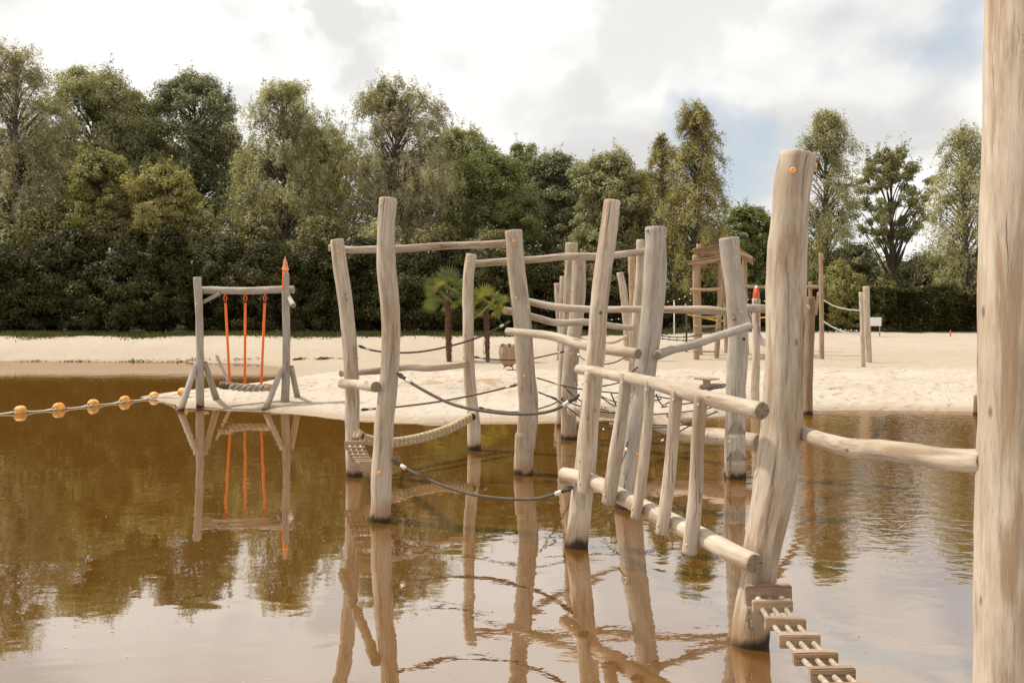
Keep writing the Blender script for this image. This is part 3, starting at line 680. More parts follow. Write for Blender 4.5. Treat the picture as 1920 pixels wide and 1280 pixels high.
rope([(1182, 700), (1190, 692), (1196, 688)], (7.7, 7.7), .010, 'short shackle end bolted high on the grey post', cat='shackle', name='shackle', n=10, ends=False, mat='bolt')
rope([(1176, 828), (1174, 843), (1168, 860), (1160, 880)], (7.7, 7.5), .008, 'silver shackle and thin wire on the lower grey post', cat='shackle', name='shackle', n=14, ends='start', mat='bolt')
# climbing net: one thing made of many strands
nt = thing('rope_net', P(1150, 740, 10.8), 'tangle of black net ropes stretched between the central posts and behind the slats', 'rope net')
strands = [([(1006, 708), (1060, 724), (1095, 730), (1160, 737), (1215, 741), (1262, 748)], (9.7, 9.6)), ([(1056, 722), (1075, 742), (1090, 752)], (9.7, 10.2)),
 ([(1010, 735), (1040, 748), (1070, 768), (1092, 786)], (9.7, 11.4)), ([(1022, 740), (1060, 752), (1120, 770), (1190, 778)], (9.8, 10.5)), ([(1126, 742), (1150, 752), (1190, 757), (1240, 748)], (10.5, 10)),
 ([(1128, 745), (1152, 762)], (10.4, 10.6)), ([(1146, 738), (1156, 762)], (10, 10.4)), ([(1120, 765), (1180, 778), (1250, 775), (1300, 770)], (10.5, 10.2)), ([(1230, 738), (1236, 752), (1244, 762)], (9.9, 10)),
 ([(1245, 758), (1262, 752)], (9.9, 9.6)), ([(1120, 792), (1170, 795), (1230, 797), (1300, 796)], (10.5, 10.2)), ([(1120, 800), (1160, 815), (1200, 830)], (10.5, 10.2)), ([(1224, 834), (1262, 815), (1298, 795), (1320, 782), (1345, 771)], (10, 9.7)),
 ([(1250, 776), (1256, 790)], (9.9, 9.9)), ([(1205, 802), (1256, 800), (1295, 793)], (10.2, 9.9)), ([(1215, 821), (1252, 815)], (10, 10)), ([(1092, 720), (1110, 726), (1140, 722), (1168, 715)], (11, 10.2)),
 ([(1240, 763), (1290, 756), (1330, 750)], (9.9, 9.6)), ([(1075, 652), (1092, 672), (1120, 682), (1150, 680), (1175, 668)], (12, 10.5)), ([(1084, 690), (1078, 706), (1083, 722)], (11.6, 11)), ([(1110, 880), (1122, 886), (1136, 886)], (10, 10)),
 ([(1302, 771), (1330, 765), (1352, 758)], (9.8, 9.6))]
for s_, dd in strands:
    wp = np.array(world_path([(p[0], p[1], 3) for p in s_], dd)); cp = catmull(wp, 24)[:, :3]
    me, org = tube_mesh('net_strand', cp, [.0085] * 24, 6, [M['blackrope']]); fixn(me); st = link('net_strand', me, nt, org)
    ferrule(st, cp[3], cp[4], .011)
# two dark cables with knots far right of centre
def cable_far(pts, dd, r, label, knot=9, mat='blackrope', cat='rope', name='knotted_rope', bead='cable', br=1.9, group='knotted ropes behind'):
    wp = np.array(world_path([(p[0], p[1], 3) for p in pts], dd)); cp = catmull(wp, 60)[:, :3]
    th = thing(name, cp[0], label, cat, group); me, org = tube_mesh('cable', cp, [r] * 60, 6, [M[mat]]); fixn(me); link('cable', me, th, org)
    for i in range(knot):
        k = int((i + .5) / knot * 59); c = Vector(cp[k])
        lathe('knot' if bead != 'bulb' else 'bulb', [(0, -r * br), (r * br * .8, -r * br * .6), (r * br, 0), (r * br * .8, r * br * .6), (0, r * br)], M[bead], th, c, S=8)
    return th
cable_far([(1236, 629), (1262, 632), (1292, 631), (1330, 623), (1363, 610)], (20, 19), .014, 'upper of two sagging dark ropes with knots in front of the tower')
cable_far([(1236, 634), (1262, 637), (1292, 638), (1330, 635), (1363, 628)], (20.3, 19.3), .014, 'lower of two sagging dark ropes with knots in front of the tower')
rope([(1078, 628), (1105, 640), (1135, 643), (1155, 640), (1176, 630)], (24, 24), .045, 'thick tan twisted rope slung between the far posts', mat='beigerope', ends=False, name='thick_rope')
rope([(1545, 563), (1565, 574), (1590, 580), (1613, 582)], (25, 25.0), .018, 'pale rope from the tall thin post to the paired posts', mat='whiterope', ends=False, group='pale ropes to the paired posts')
rope([(1545, 603), (1565, 615), (1590, 624), (1616, 627)], (25, 25.0), .02, 'lower pale rope sagging down to the paired posts', mat='whiterope', ends=False, group='pale ropes to the paired posts')

# ---- braided thick rope between two posts
def braid(path, R, label):
    cp = catmull(path, 400)[:, :3]; th = thing('braided_rope', cp[0], label, 'rope')
    Lc = np.concatenate([[0], np.cumsum(np.linalg.norm(np.diff(cp, axis=0), axis=1))])
    T = np.gradient(cp, axis=0); T /= np.linalg.norm(T, axis=1)[:, None]
    side = np.cross(T, [0, 0, 1.0]); side /= np.linalg.norm(side, axis=1)[:, None]; up = np.cross(side, T)
    for k in range(4):
        ph = Lc * 2 * np.pi / .15 + k * np.pi / 2
        c = cp + up * (np.sin(ph) * R * .60)[:, None] + side * (np.sin(2 * ph) * R * .42 * (1 if k % 2 else -1))[:, None]
        me, org = tube_mesh('strand', c, [R * .40] * 400, 8, [M['beigerope']]); fixn(me); link('strand', me, th, org)
    me, org = tube_mesh('core', cp, [R * .5] * 400, 8, [M['beigerope']]); fixn(me); link('core', me, th, org)
    for e, nm in ((0, 8), (-1, -9)):
        a, b_ = Vector(cp[e]), Vector(cp[nm]);
        a2 = Vector(cp[nm * 2 if nm > 0 else nm * 2])
        ferrule(th, a, b_, R * 1.05, 'beigerope', 'rope_end'); ferrule(th, b_, a2, R * .95, 'navy', 'binding')
    return th
bp_ = np.array(world_path([(668, 812, 4), (690, 824, 4), (735, 829, 4), (790, 820, 4), (840, 804, 4), (868, 790, 4), (889, 778, 4)], (9.38, 11.15)))
braid(bp_, .058, 'thick beige braided rope sagging over the water from the leftmost post')

# ---- wobbly step bridges: planks threaded on three ropes
def plank_mesh(w, h, dpt, name='plank'):
    bm = bmesh.new(); bmesh.ops.create_cube(bm, size=1.0)
    for v in bm.verts: v.co = Vector((v.co.x * w, v.co.y * dpt, v.co.z * h))
    bmesh.ops.bevel(bm, geom=bm.edges[:], offset=min(h, dpt) * .12, segments=2, affect='EDGES')
    for f in bm.faces: f.smooth = False
    me = bpy.data.meshes.new(name); bm.to_mesh(me); bm.free(); me.materials.append(M['plank'])
    at = me.attributes.new('grain', 'FLOAT_VECTOR', 'POINT')
    co = np.zeros(len(me.vertices) * 3, dtype=np.float32); me.vertices.foreach_get('co', co); co = co.reshape(-1, 3)
    at.data.foreach_set('vector', np.stack([co[:, 1], co[:, 2], co[:, 0]], 1).ravel().copy()); return me
def bridge(th, pts, W, h, dpt, rr, yaw, endsize):
    """pts world centres; first and last are bracket boards"""
    pm = plank_mesh(W, h, dpt); bmh = plank_mesh(*endsize, name='bracket')
    for i, p in enumerate(pts):
        br_ = i == 0 or i == len(pts) - 1
        o = link('bracket' if br_ else 'plank', bmh if br_ else pm, th, p)
        o.scale = (random.uniform(.96, 1.04), random.uniform(.9, 1.08), random.uniform(.93, 1.06))
        o.rotation_euler = (0 if br_ else random.uniform(-.05, .05), random.uniform(-.025, .025), yaw[i] if isinstance(yaw, list) else yaw)
    for k in (-1, 0, 1):
        pp = []
        for i, p in enumerate(pts):
            yv = yaw[i] if isinstance(yaw, list) else yaw
            off = Vector((math.cos(yv), math.sin(yv), 0)) * W * .30 * k
            q = Vector(p) + off; q.z -= h * .05; pp.append(tuple(q))
        cp = catmull(pp, 90); me, org = tube_mesh('step_rope', cp, [rr] * 90, 8, [M['greyrope']]); fixn(me); link('step_rope', me, th, org)
    for k in (-1, 1):
        yv = yaw[0] if isinstance(yaw, list) else yaw
        off = Vector((math.cos(yv), math.sin(yv), 0)) * W * .30 * k; a = Vector(pts[0]) + off; b_ = Vector(pts[1]) + off; a.z -= h * .05; b_.z -= h * .05
        ferrule(th, a.lerp(b_, .2), a.lerp(b_, .62), rr * 1.5)
M['greyrope'] = rope_mat('grey_rope', (0.36, 0.30, 0.225), (0.25, 0.20, 0.145), 200, depth=.0009)
c0 = P(1440, 1114, 4.50)
th = thing('step_bridge', c0, 'wobbly plank bridge on three ropes leaving the thick near post at lower right', 'step bridge', 'rope and plank step bridges')
cl = [c0, P(1448, 1135, 4.44), P(1472, 1169, 4.30), P(1498, 1200, 4.13), P(1528, 1232, 3.95), P(1560, 1263, 3.78), P(1593, 1295, 3.62), P(1630, 1330, 3.47), P(1672, 1368, 3.32), P(1716, 1405, 3.18), P(1765, 1438, 3.05), P(1820, 1462, 2.92)]
bridge(th, cl, .205, .066, .042, .0135, 0.0, (.245, .105, .05))
endp = Vector(cl[-1]) + Vector((0.02, -.16, 0))
thE = thing('log_post', (endp.x, endp.y, 0), 'stout low post below the frame edge carrying the plank bridge', 'post')
me, org = tube_mesh('trunk', [(endp.x, endp.y, .34), (endp.x, endp.y, -.1), (endp.x, endp.y, -.9)], [.10, .105, .105], 22, [M['wood'], M['endlight']], lump=.03); fixn(me); link('trunk', me, thE, org)
a0 = P(665, 834, 9.28)
th = thing('step_bridge', a0, 'small far bridge of narrow planks from the leftmost post to the tall post', 'step bridge', 'rope and plank step bridges')
cl = [a0, P(668, 841, 9.05), P(671, 848, 8.85), P(674, 855, 8.65), P(677, 860, 8.45), P(681, 864, 8.25), P(685, 868, 8.05), P(689, 871, 7.85), P(692, 874, 7.7), P(697, 873, 7.55)]
bridge(th, cl, .19, .04, .05, .008, 0.0, (.215, .09, .05))
# reposition handled by slight curve; last bracket sits against the tall post

# ---- swing frame
ds = 16.4
sw = thing('playground_swing', P(455, 765, ds), 'log swing with three orange straps on the sandy tip, right post painted orange on top', 'swing')
gw = ('woodgrey', 'end')
s1 = log('post', [(370, 520, 15), (373, 580, 14), (375, 650, 14), (375, 710, 15), (375, 765, 15)], ds, sw, gw, ground_z=-.4, sides=14)
s2 = log('post', [(536, 512, 12), (536, 570, 14), (537, 640, 14), (536, 700, 15), (534, 770, 16)], ds, sw, gw, ground_z=-.4, sides=14)
log('crossbeam', [(374, 544, 14), (400, 544, 14), (460, 545, 14), (520, 543, 14), (551, 543, 15)], ds + .16, sw, gw, sides=14)
log('brace', [(381, 566, 7), (412, 550, 7)], ds + .1, sw, gw, sides=10)
log('brace', [(538, 550, 8), (550, 573, 10)], [ds + .1, ds - .3], sw, gw, sides=10)
for a, b_, db in (((368, 682), (340, 764), -.5), ((384, 680), (408, 755), .7), ((530, 688), (496, 772), -.5), ((546, 688), (562, 766), .6)):
    g = log('leg', [(a[0], a[1], 10), ((a[0] + b_[0]) / 2, (a[1] + b_[1]) / 2, 11), (b_[0], b_[1], 13)], [ds + (.0), ds + db / 2, ds + db], sw, gw, ground_z=-.25, sides=12)
cap(s1, 371, 570, 'yellow', 1.5)
# painted sleeve and carved flame on the right post
me, org = tube_mesh('painted_band', [tuple(P(535, 498, ds)), tuple(P(535, 516, ds)), tuple(P(534.6, 542, ds))], [.050, .056, .063], 14, [M['orangeweb']]); fixn(me); link('painted_band', me, sw, org)
fl = lathe('carved_flame', [(.0, 0), (.045, .0), (.056, .04), (.052, .08), (.034, .12), (.02, .14)], M['pinkpaint'], sw, P(535, 508, ds))
for dx, h, r in ((-.022, .15, .021), (.02, .13, .022), (.0, .21, .020)):
    lathe('flame_tongue', [(r * .9, 0), (r, h * .3), (r * .85, h * .7), (r * .3, h * .95), (0, h)], M['pinkpaint'], fl, P(535, 500, ds) + Vector((dx, -.01, .0)), S=10)
ring = [P(535, 505, ds) + Vector((math.cos(a) * .06, math.sin(a) * .06, math.sin(a * 2) * .012)) for a in np.linspace(0, 2 * math.pi, 19)]
me, org = tube_mesh('yellow_ring', [tuple(p) for p in ring], [.010] * 19, 6, [M['lime']]); fixn(me); link('yellow_ring', me, sw, org)
st = bpy.data.objects.new('seat', None); C.objects.link(st); st.parent = sw; WL[st.name] = P(460, 724, ds); st.location = WL[st.name] - wloc(sw); st['label'] = 'seat of thick twisted grey rope on three orange straps'
for (x0, x1, y1) in ((422, 431, 718), (460, 459, 718), (497, 490, 719)):
    a, b_ = P(x0, 554, ds + .16), P(x1, y1, ds + .1)
    top = a.lerp(b_, .08)
    me, org = tube_mesh('strap', [tuple(top), tuple(top.lerp(b_, .5)), tuple(b_)], [.024, .024, .024], 10, [M['orangeweb']]); fixn(me); so_ = link('strap', me, st, org)
    ferrule(st, a.lerp(b_, .065), a.lerp(b_, .085), .03, 'navy', 'clamp')
    for k in (-1, 1):
        me, org = tube_mesh('shackle', [tuple(a + Vector((0, 0, .05))), tuple(a.lerp(top, .4) + Vector((k * .03, 0, 0))), tuple(top)], [.009] * 3, 6, [M['orangeweb']]); fixn(me); link('shackle', me, st, org)
R = .044; ca, cb_ = P(424, 722, ds + .1), P(500, 726, ds + .1); axd = (cb_ - ca); axn = axd.normalized(); sdv = axn.cross(Vector((0, 0, 1))).normalized(); upv = sdv.cross(axn)
for k in range(3):
    pts = []
    for i in range(90):
        u = i / 89; ph = u * axd.length * 2 * math.pi / .34 + k * 2 * math.pi / 3; sag = -.03 * math.sin(u * math.pi)
        pts.append(tuple(ca + axd * u + upv * (math.sin(ph) * R + sag) + sdv * math.cos(ph) * R))
    me, org = tube_mesh('rope_strand', pts, [R * .78] * 90, 9, [M['greyrope']]); fixn(me); link('rope_strand', me, st, org)
me, org = tube_mesh('frayed_end', [tuple(ca - axn * .12), tuple(ca - axn * .04), tuple(ca + axn * .06)], [.065, .08, .075], 12, [M['cable'], M['cable']], lump=.2, seed=3); fixn(me); link('frayed_end', me, st, org)
me, org = tube_mesh('frayed_end', [tuple(cb_ - axn * .02), tuple(cb_ + axn * .08), tuple(cb_ + axn * .16)], [.07, .085, .065], 12, [M['woodtan'], M['end']], lump=.2, seed=4); fixn(me); link('frayed_end', me, st, org)
th, lg = gpost(406, 666, 5, 429, 716, 6, 'thin grey stick leaning left behind the rope swing seat', gw, d=18.6, name='leaning_stick', group=None)

# ---- buoy line
bl = [(-60, 779), (38, 773), (110, 767), (175, 760), (234, 753), (289, 745)]
BP = []
for x, y in bl: d = F * CH / (y + 1.5 - HY); BP.append(Vector(((x - CX) / F * d, d, 0)))
BP.append(P(343, 733, 17.6)); BP.append(P(393, 728, 17.5))
BP[-2].z = TZ(BP[-2].x, BP[-2].y) + .07; BP[-1].z = TZ(BP[-1].x, BP[-1].y) + .08
def buoy_mesh():
    prof = []
    for i in range(13):
        a = math.pi * i / 12; r = .118 * abs(math.sin(a)) ** .62; z = -.122 * math.copysign(abs(math.cos(a)) ** .8, math.cos(a)); prof.append((max(r, .001), z))
    V = []; S = 22
    for r, z in prof:
        for i in range(S): V.append((z, r * math.cos(2 * math.pi * i / S), r * math.sin(2 * math.pi * i / S)))
    idx = np.arange(13 * S).reshape(13, S); nx_ = np.roll(idx, -1, 1)
    return fixn(mesh_np('buoy', V, [np.stack([idx[:-1], nx_[:-1], nx_[1:], idx[1:]], -1).reshape(-1, 4)], [M['buoy']]))
bme = buoy_mesh()
blab = ['', 'yellow float nearest the left edge of the line', 'second yellow float from the left edge, before the dark reflection', 'middle float of the yellow row on open water', 'float beyond the middle one, towards the sandy tip',
        'last yellow float on the water, touching the sandy tip', 'yellow float lying on the sand behind the swing frame leg', '']
for i, p in enumerate(BP):
    if i in (0, 7): continue
    nxt = BP[min(i + 1, 7)]; a = math.atan2((nxt - p).y, (nxt - p).x)
    th = thing('buoy', (p.x, p.y, p.z), blab[i], 'buoy', 'yellow floats of the swimming line')
    o = link('float', bme, th, (p.x, p.y, p.z + .045)); o.rotation_euler = (0, random.uniform(-.1, .1), a)
    dv = Vector((math.cos(a), math.sin(a), 0)) * .09
    o.scale = (.8, .8, .8); o.rotation_euler.x = random.uniform(0, 6)
    for k in (-1, 1): ferrule(th, Vector((p.x, p.y, p.z + .045)) + dv * k, Vector((p.x, p.y, p.z + .045)) + dv * k * 1.25, .022, 'bolt', 'collar')
lt = thing('float_line', BP[1], 'pale doubled rope linking the yellow floats to the sandy tip', 'rope')
for k in (-1, 1):
    pts = []
    for i in range(len(BP) - 1):
        for u in np.linspace(0, 1, 12, endpoint=False):
            p = BP[i].lerp(BP[i + 1], u); n_ = Vector((-(BP[i + 1] - BP[i]).y, (BP[i + 1] - BP[i]).x, 0)).normalized()
            off = .07 * k * abs(math.cos(u * math.pi)) ** 3 + .01 * k
            z = p.z + .012 + .03 * abs(math.cos(u * math.pi)) ** 4 + (.0 if k > 0 else .0)
            pts.append(tuple(Vector((p.x, p.y, z)) + n_ * off))
    me, org = tube_mesh('line', pts, [.011] * len(pts), 6, [M['whiterope']]); fixn(me); link('line', me, lt, org)

# ---- palms
def strip_mesh(name, polys, mat):
    V = []; Fq = []; Ft_ = []
    for pl in polys:
        k = len(V); V += [tuple(p) for p in pl]
        (Fq if len(pl) == 4 else Ft_).append(list(range(k, k + len(pl))))
    f = []
    if Fq: f.append(np.array(Fq))
    if Ft_: f.append(np.array(Ft_))
    return mesh_np(name, V, f, [mat], smooth=False)
def palm(px, py, top_py, tr_w, fr_px, label, mats, seed, mess):
    rnd = random.Random(seed); g = ground(px, py); d = g.y; sc = d / F
    th = thing('fan_palm', g, label, 'palm', 'fan palms on the sand')
    topz = CH - (top_py - HY) * sc; Ht = topz - g.z; r = tr_w / 2 * sc
    n = 30; path = [(g.x + .05 * math.sin(i / n * 2 + seed), g.y, g.z - .1 + (Ht + .1) * i / (n - 1)) for i in range(n)]
    rad = [r * (.85 + .35 * (i / n) + .12 * math.sin(i * 2.4)) for i in range(n)]
    me, org = tube_mesh('trunk', path, rad, 14, [M['palmbark'], M['palmbark']], lump=.16, seed=seed); fixn(me); link('trunk', me, th, org)
    pol = []
    for i in range(420):   # loose fibres and old leaf bases
        z = g.z + .02 + rnd.random() ** .8 * Ht; a = rnd.uniform(0, 2 * math.pi); rr = r * (1.0 + .25 * (z - g.z) / Ht)
        c = Vector((g.x + math.cos(a) * rr, g.y + math.sin(a) * rr, z)); t_ = Vector((-math.sin(a), math.cos(a), 0)) * rnd.uniform(.008, .022)
        e = c + Vector((math.cos(a), math.sin(a), 0)) * rnd.uniform(.02, .09) + Vector((0, 0, rnd.uniform(-.12, .10)))
        pol.append([c - t_, c + t_, e])
    me = strip_mesh('trunk_fibre', [[p - g for p in q] for q in pol], M['palmbark']); tag(link('trunk_fibre', me, th, g), kind='stuff')
    ctr = Vector((path[-1][0], path[-1][1], topz)); Rf = fr_px * sc
    nf = 21
    for i in range(nf):
        if i == 0: a, el, roll = math.pi / 2, math.radians(78), 0
        else:
            a = i * 2.39996 + rnd.uniform(-.2, .2); u_ = i / (nf - 1); el = math.radians(58 - 86 * u_ + rnd.uniform(-8, 8)); roll = math.copysign(rnd.uniform(.5, .9), math.cos(a)) * (1 if mess is False else rnd.uniform(.6, 1.2))
        u = i / (nf - 1)
        sl_ = Rf * rnd.uniform(.50, .66); dirn = Vector((math.cos(a) * math.cos(el), math.sin(a) * math.cos(el), math.sin(el)))
        hub = ctr + dirn * sl_
        sd_ = dirn.cross(Vector((0, 0, 1))); sd_.normalize(); up_ = sd_.cross(dirn).normalized()
        sd_, up_ = sd_ * math.cos(roll) + up_ * math.sin(roll), up_ * math.cos(roll) - sd_ * math.sin(roll)
        me, org = tube_mesh('stalk', [tuple(ctr), tuple(ctr.lerp(hub, .5)), tuple(hub)], [.014, .011, .009], 5, [L['palm']]); fixn(me)
        nl = 22; polys = []; Rl = Rf * rnd.uniform(.44, .56) * (1.2 if i == 0 else 1); tilt = rnd.uniform(-.25, .05)
        fan = (dirn * math.cos(tilt) + up_ * math.sin(tilt)).normalized(); fup = sd_.cross(fan).normalized()
        for j in range(nl):
            b_ = math.radians(-112 + 224 * j / (nl - 1)); db = math.radians(5.2)
            def ray(bb, rr, droop=0.0): return hub + (fan * math.cos(bb) + sd_ * math.sin(bb)) * rr + fup * (-.10 * abs(math.sin(bb)) * rr - droop)
            ln = Rl * (1 - .22 * abs(b_ / 2.3) ** 2) * rnd.uniform(.92, 1.05)
            w1 = .9
            c = hub; m1 = ray(b_ - db * w1, ln * .55); m2 = ray(b_ + db * w1, ln * .55); mm = ray(b_, ln * .55) + fup * .012
            dz = Vector((0, 0, -ln * rnd.uniform(.03, .14) * (0 if i == 0 else 1)))
            tip = ray(b_ + rnd.uniform(-.03, .03), ln) + dz
            polys.append([c, m1, mm]); polys.append([c, mm, m2]); polys.append([m1, tip, mm]); polys.append([mm, tip, m2])
        me2 = strip_mesh('frond', [[p - hub for p in q] for q in polys], mats[0] if rnd.random() > mats[2] else mats[1])
        fo = link('frond', me2, th, hub); link('stalk', me, fo, org)
    return th
palm(842, 678, 554, 11, 54, 'larger green fan palm in front of the hedge, left of the thin bent post', (L['palm'], L['palmy'], .18), 3, False)
palm(912, 678, 576, 9, 46, 'smaller yellowish fan palm with a dead leaf hanging on its trunk', (L['palm'], L['palmy'], .55), 8, True)

# ---- wooden tub on a metal stand
g = ground(953, 693); sc = g.y / F
tb = thing('wooden_tub', g, 'round wooden tub with a jagged rim on a small metal foot, on the sand', 'tub')
n = 15; base = g + Vector((0, 0, .10)); rad_t = 18 * sc; Ht = 38 * sc
for k in range(n):
    a0_ = 2 * math.pi * k / n; a1_ = 2 * math.pi * (k + .93) / n; hh = Ht * (1 + .07 * math.sin(k * 2.7) + .05 * random.random()); V = []
    prof = [(.42, 0), (.72, .12), (.93, .38), (1.0, .68), (.95, 1.0)]
    for thick in (0, .03):
        for pr, pz in prof:
            for a in (a0_, a1_): V.append(((pr * rad_t - thick) * math.cos(a), (pr * rad_t - thick) * math.sin(a), pz * hh))
    Fq = []
    for s in range(4):
        o_ = s * 2; Fq += [[o_, o_ + 1, o_ + 3, o_ + 2], [10 + o_, 12 + o_, 13 + o_, 11 + o_], [o_, o_ + 2, 12 + o_, 10 + o_], [o_ + 1, 11 + o_, 13 + o_, o_ + 3]]
    Fq += [[8, 9, 19, 18], [0, 10, 11, 1]]
    me = mesh_np('stave', V, [np.array(Fq)], [M['tubwood'] if 'tubwood' in M else M['plank']], smooth=False, attrs={'grain': [(v[0], v[1], v[2]) for v in V]}); fixn(me)
    link('stave', me, tb, base)
lathe('tub_floor', [(0, .02), (rad_t * .42, .02), (rad_t * .42, .0), (0, .0)], M['plank'], tb, base)
for k in range(4):
    a = math.pi / 4 + k * math.pi / 2; c = Vector((math.cos(a), math.sin(a), 0))
    me, org = tube_mesh('foot', [tuple(base + c * .03), tuple(base + c * .16 - Vector((0, 0, .02))), tuple(base + c * .18 - Vector((0, 0, .12)))], [.012] * 3, 6, [M['bolt']]); fixn(me); link('foot', me, tb, org)

# ---- round table on a pedestal, with black ropes lying by it
g = ground(1325, 727); sc = g.y / F
tt = thing('mushroom_table', g, 'low round wooden table on a single stump pedestal standing on the sand', 'table')
hT = 17 * sc; rT = 24 * sc
lathe('pedestal', [(0, -.1), (.085, -.1), (.08, hT * .5), (.085, hT - .04), (.12, hT - .035), (.12, hT - .012)], M['plank'], tt, g, smooth=False)
for k in range(5):
    x0 = -rT + 2 * rT * k / 5 + .004; x1 = -rT + 2 * rT * (k + 1) / 5 - .004; V = []; m_ = 6
    top = []
    for j in range(m_ + 1):
        x = x0 + (x1 - x0) * j / m_; y = math.sqrt(max(rT * rT - x * x, 1e-4)); top.append((x, y))
    out = [(x, -y) for x, y in top] + [(x, y) for x, y in reversed(top)]; N = len(out)
    bm = bmesh.new(); vb = [bm.verts.new((x, y, -.014)) for x, y in out]; vt = [bm.verts.new((x, y, .018)) for x, y in out]
    bm.faces.new(vb[::-1]); bm.faces.new(vt)
    for j in range(N): bm.faces.new((vb[j], vb[(j + 1) % N], vt[(j + 1) % N], vt[j]))
    me = bpy.data.meshes.new('board'); bm.to_mesh(me); bm.free(); me.materials.append(M['plank']); link('board', me, tt, g + Vector((0, 0, hT)))
rope([(1300, 731), (1325, 728), (1343, 723), (1357, 720), (1359, 723), (1345, 727), (1330, 731), (1318, 736)], (16.2, 16.2), .014, 'black rope end looped on the sand beside the low round table', mat='blackrope', ends=False)

# ---- play tower
g = ground(1352, 673); dT = g.y; TW = thing('play_tower', g, 'tall play tower of tan logs with two slanting plank roofs and a steel slide', 'play tower')
tm = ('woodtan', 'end')
def tl(name, pts, dd, mats=tm, parent=TW, gz=None, sides=12): return log(name, pts, dd, parent, mats, ground_z=gz, sides=sides, step=.12)
gz = g.z - .4
tl('post', [(1303, 479, 10), (1304, 560, 10), (1306, 672, 11)], dT, gz=gz); tl('post', [(1310, 458, 9), (1310, 560, 9), (1313, 668, 9)], dT + 1.5, gz=gz)
tl('post', [(1350, 459, 9), (1350, 560, 10), (1343, 674, 10)], dT + .3, gz=gz); tl('post', [(1359, 465, 8), (1360, 560, 9), (1363, 671, 10)], dT + 1.8, gz=gz)
tl('post', [(1396, 482, 9), (1397, 560, 9), (1400, 670, 9)], dT + 1.2, gz=gz)
for (x0, y0, x1, y1, w_, z_) in ((1294, 543, 1354, 541, 6, -.12), (1299, 593, 1352, 594, 4, -.1), (1300, 611, 1345, 611, 3.5, -.1), (1299, 657, 1344, 659, 3, -.1)):
    tl('rung', [(x0, y0, w_), ((x0 + x1) / 2, (y0 + y1) / 2 + 1, w_ + .5), (x1, y1, w_)], dT + z_)
tl('crossbeam', [(1385, 537, 6), (1450, 538, 6), (1536, 538, 6)], dT + 1.0)
tl('post', [(1519, 528, 7), (1520, 600, 6), (1518, 676, 7)], dT + 1.2, gz=gz)
tl('brace', [(1535, 548, 6), (1529, 590, 6)], dT + .9)
def roof(c0_, c1_, c2_, n_, nm='roof_plank'):
    """boards laid from edge c0-c1, running towards c2"""
    c0_, c1_, c2_ = Vector(c0_), Vector(c1_), Vector(c2_); run = c2_ - c0_
    for k in range(n_):
        a = c0_.lerp(c1_, (k + .08) / n_); b_ = c0_.lerp(c1_, (k + .92) / n_); nn = run.cross(c1_ - c0_).normalized() * .025
        jitter = run * random.uniform(-.05, .05)
        q = [a + jitter, b_ + jitter, b_ + run + jitter, a + run + jitter]; V = [tuple(p - c0_) for p in q] + [tuple(p + nn - c0_) for p in q]
        Fq = [[0, 1, 2, 3], [7, 6, 5, 4], [0, 4, 5, 1], [1, 5, 6, 2], [2, 6, 7, 3], [3, 7, 4, 0]]
        me = mesh_np(nm, V, [np.array(Fq)], [M['plank']], smooth=False, attrs={'grain': V}); fixn(me); link(nm, me, TW, c0_)
roof(P(1299, 468, dT + .1), P(1301, 483, dT + 2.2), P(1353, 458, dT + .1), 6)
roof(P(1288, 491, dT - .5), P(1296, 500, dT + 1.1), P(1352, 480, dT - .4), 5)
roof(P(1382, 463, dT + .2), P(1385, 480, dT + 2.0), P(1411, 482, dT + .2), 6)
tl('rafter', [(1299, 468, 5), (1350, 484, 5)], dT + 1.2); tl('rafter', [(1290, 494, 5), (1352, 484, 5)], dT - .25); tl('rafter', [(1384, 472, 4), (1410, 484, 5)], dT + .2)
# slide
sa, sb = P(1399, 590, dT - .3), P(1432, 655, dT - 1.4)
for k, nm in ((-1, 'slide_side'), (1, 'slide_side')):
    pass
V = []; dirS = (sb - sa); sdS = Vector((.15, .95, 0)).normalized() * .25
for p in (sa, sa.lerp(sb, .9), sb + Vector((.2, -.3, -.02))):
    V += [tuple(p - sdS + Vector((0, 0, .27)) - sa), tuple(p - sdS - sa), tuple(p + sdS - sa), tuple(p + sdS + Vector((0, 0, .27)) - sa)]
Fq = [[i * 4 + j, i * 4 + j + 1, i * 4 + 4 + j + 1, i * 4 + 4 + j] for i in range(2) for j in range(3)]
me = mesh_np('slide', V, [np.array(Fq)], [M['steel']], smooth=False); so2 = link('slide', me, TW, sa)
md = so2.modifiers.new('thick', 'SOLIDIFY'); md.thickness = .03
# ---- volleyball posts and net tape, lights, sign, red post
g = Vector(((1264 - CX) / F * 40.0, 40.0, TZ((1264 - CX) / F * 40.0, 40.0)))
th = thing('net_pole', g, 'slim white pole of the volleyball net in front of the trees', 'pole', 'poles of the volleyball net')
me, org = tube_mesh('pole', [tuple(P(1264, 566, g.y)), (g.x, g.y, g.z - .1)], [.03, .03], 8, [M['white']]); fixn(me); link('pole', me, th, org)
dN = 33.0; vn = thing('volleyball_net', P(1287, 590, dN), 'yellow edged volleyball net seen through the tower posts', 'net')
pts = [P(1287, 589, dN), P(1350, 602, dN), P(1420, 596, dN), P(1520, 590, dN)]
me, org = tube_mesh('yellow_tape', [tuple(p) for p in [P(1287, 581, dN)] + pts], [.035] * 5, 6, [M['yellow']]); fixn(me); link('yellow_tape', me, vn, org)
for px_ in (1287, 1520):
    gp = TZ((px_ - CX) / F * dN, dN); a = P(px_, 572, dN)
    me, org = tube_mesh('net_post', [tuple(a), (a.x, a.y, gp - .1)], [.04, .04], 8, [M['bolt']]); fixn(me); link('net_post', me, vn, org)
LG = 'strings of festoon lights'
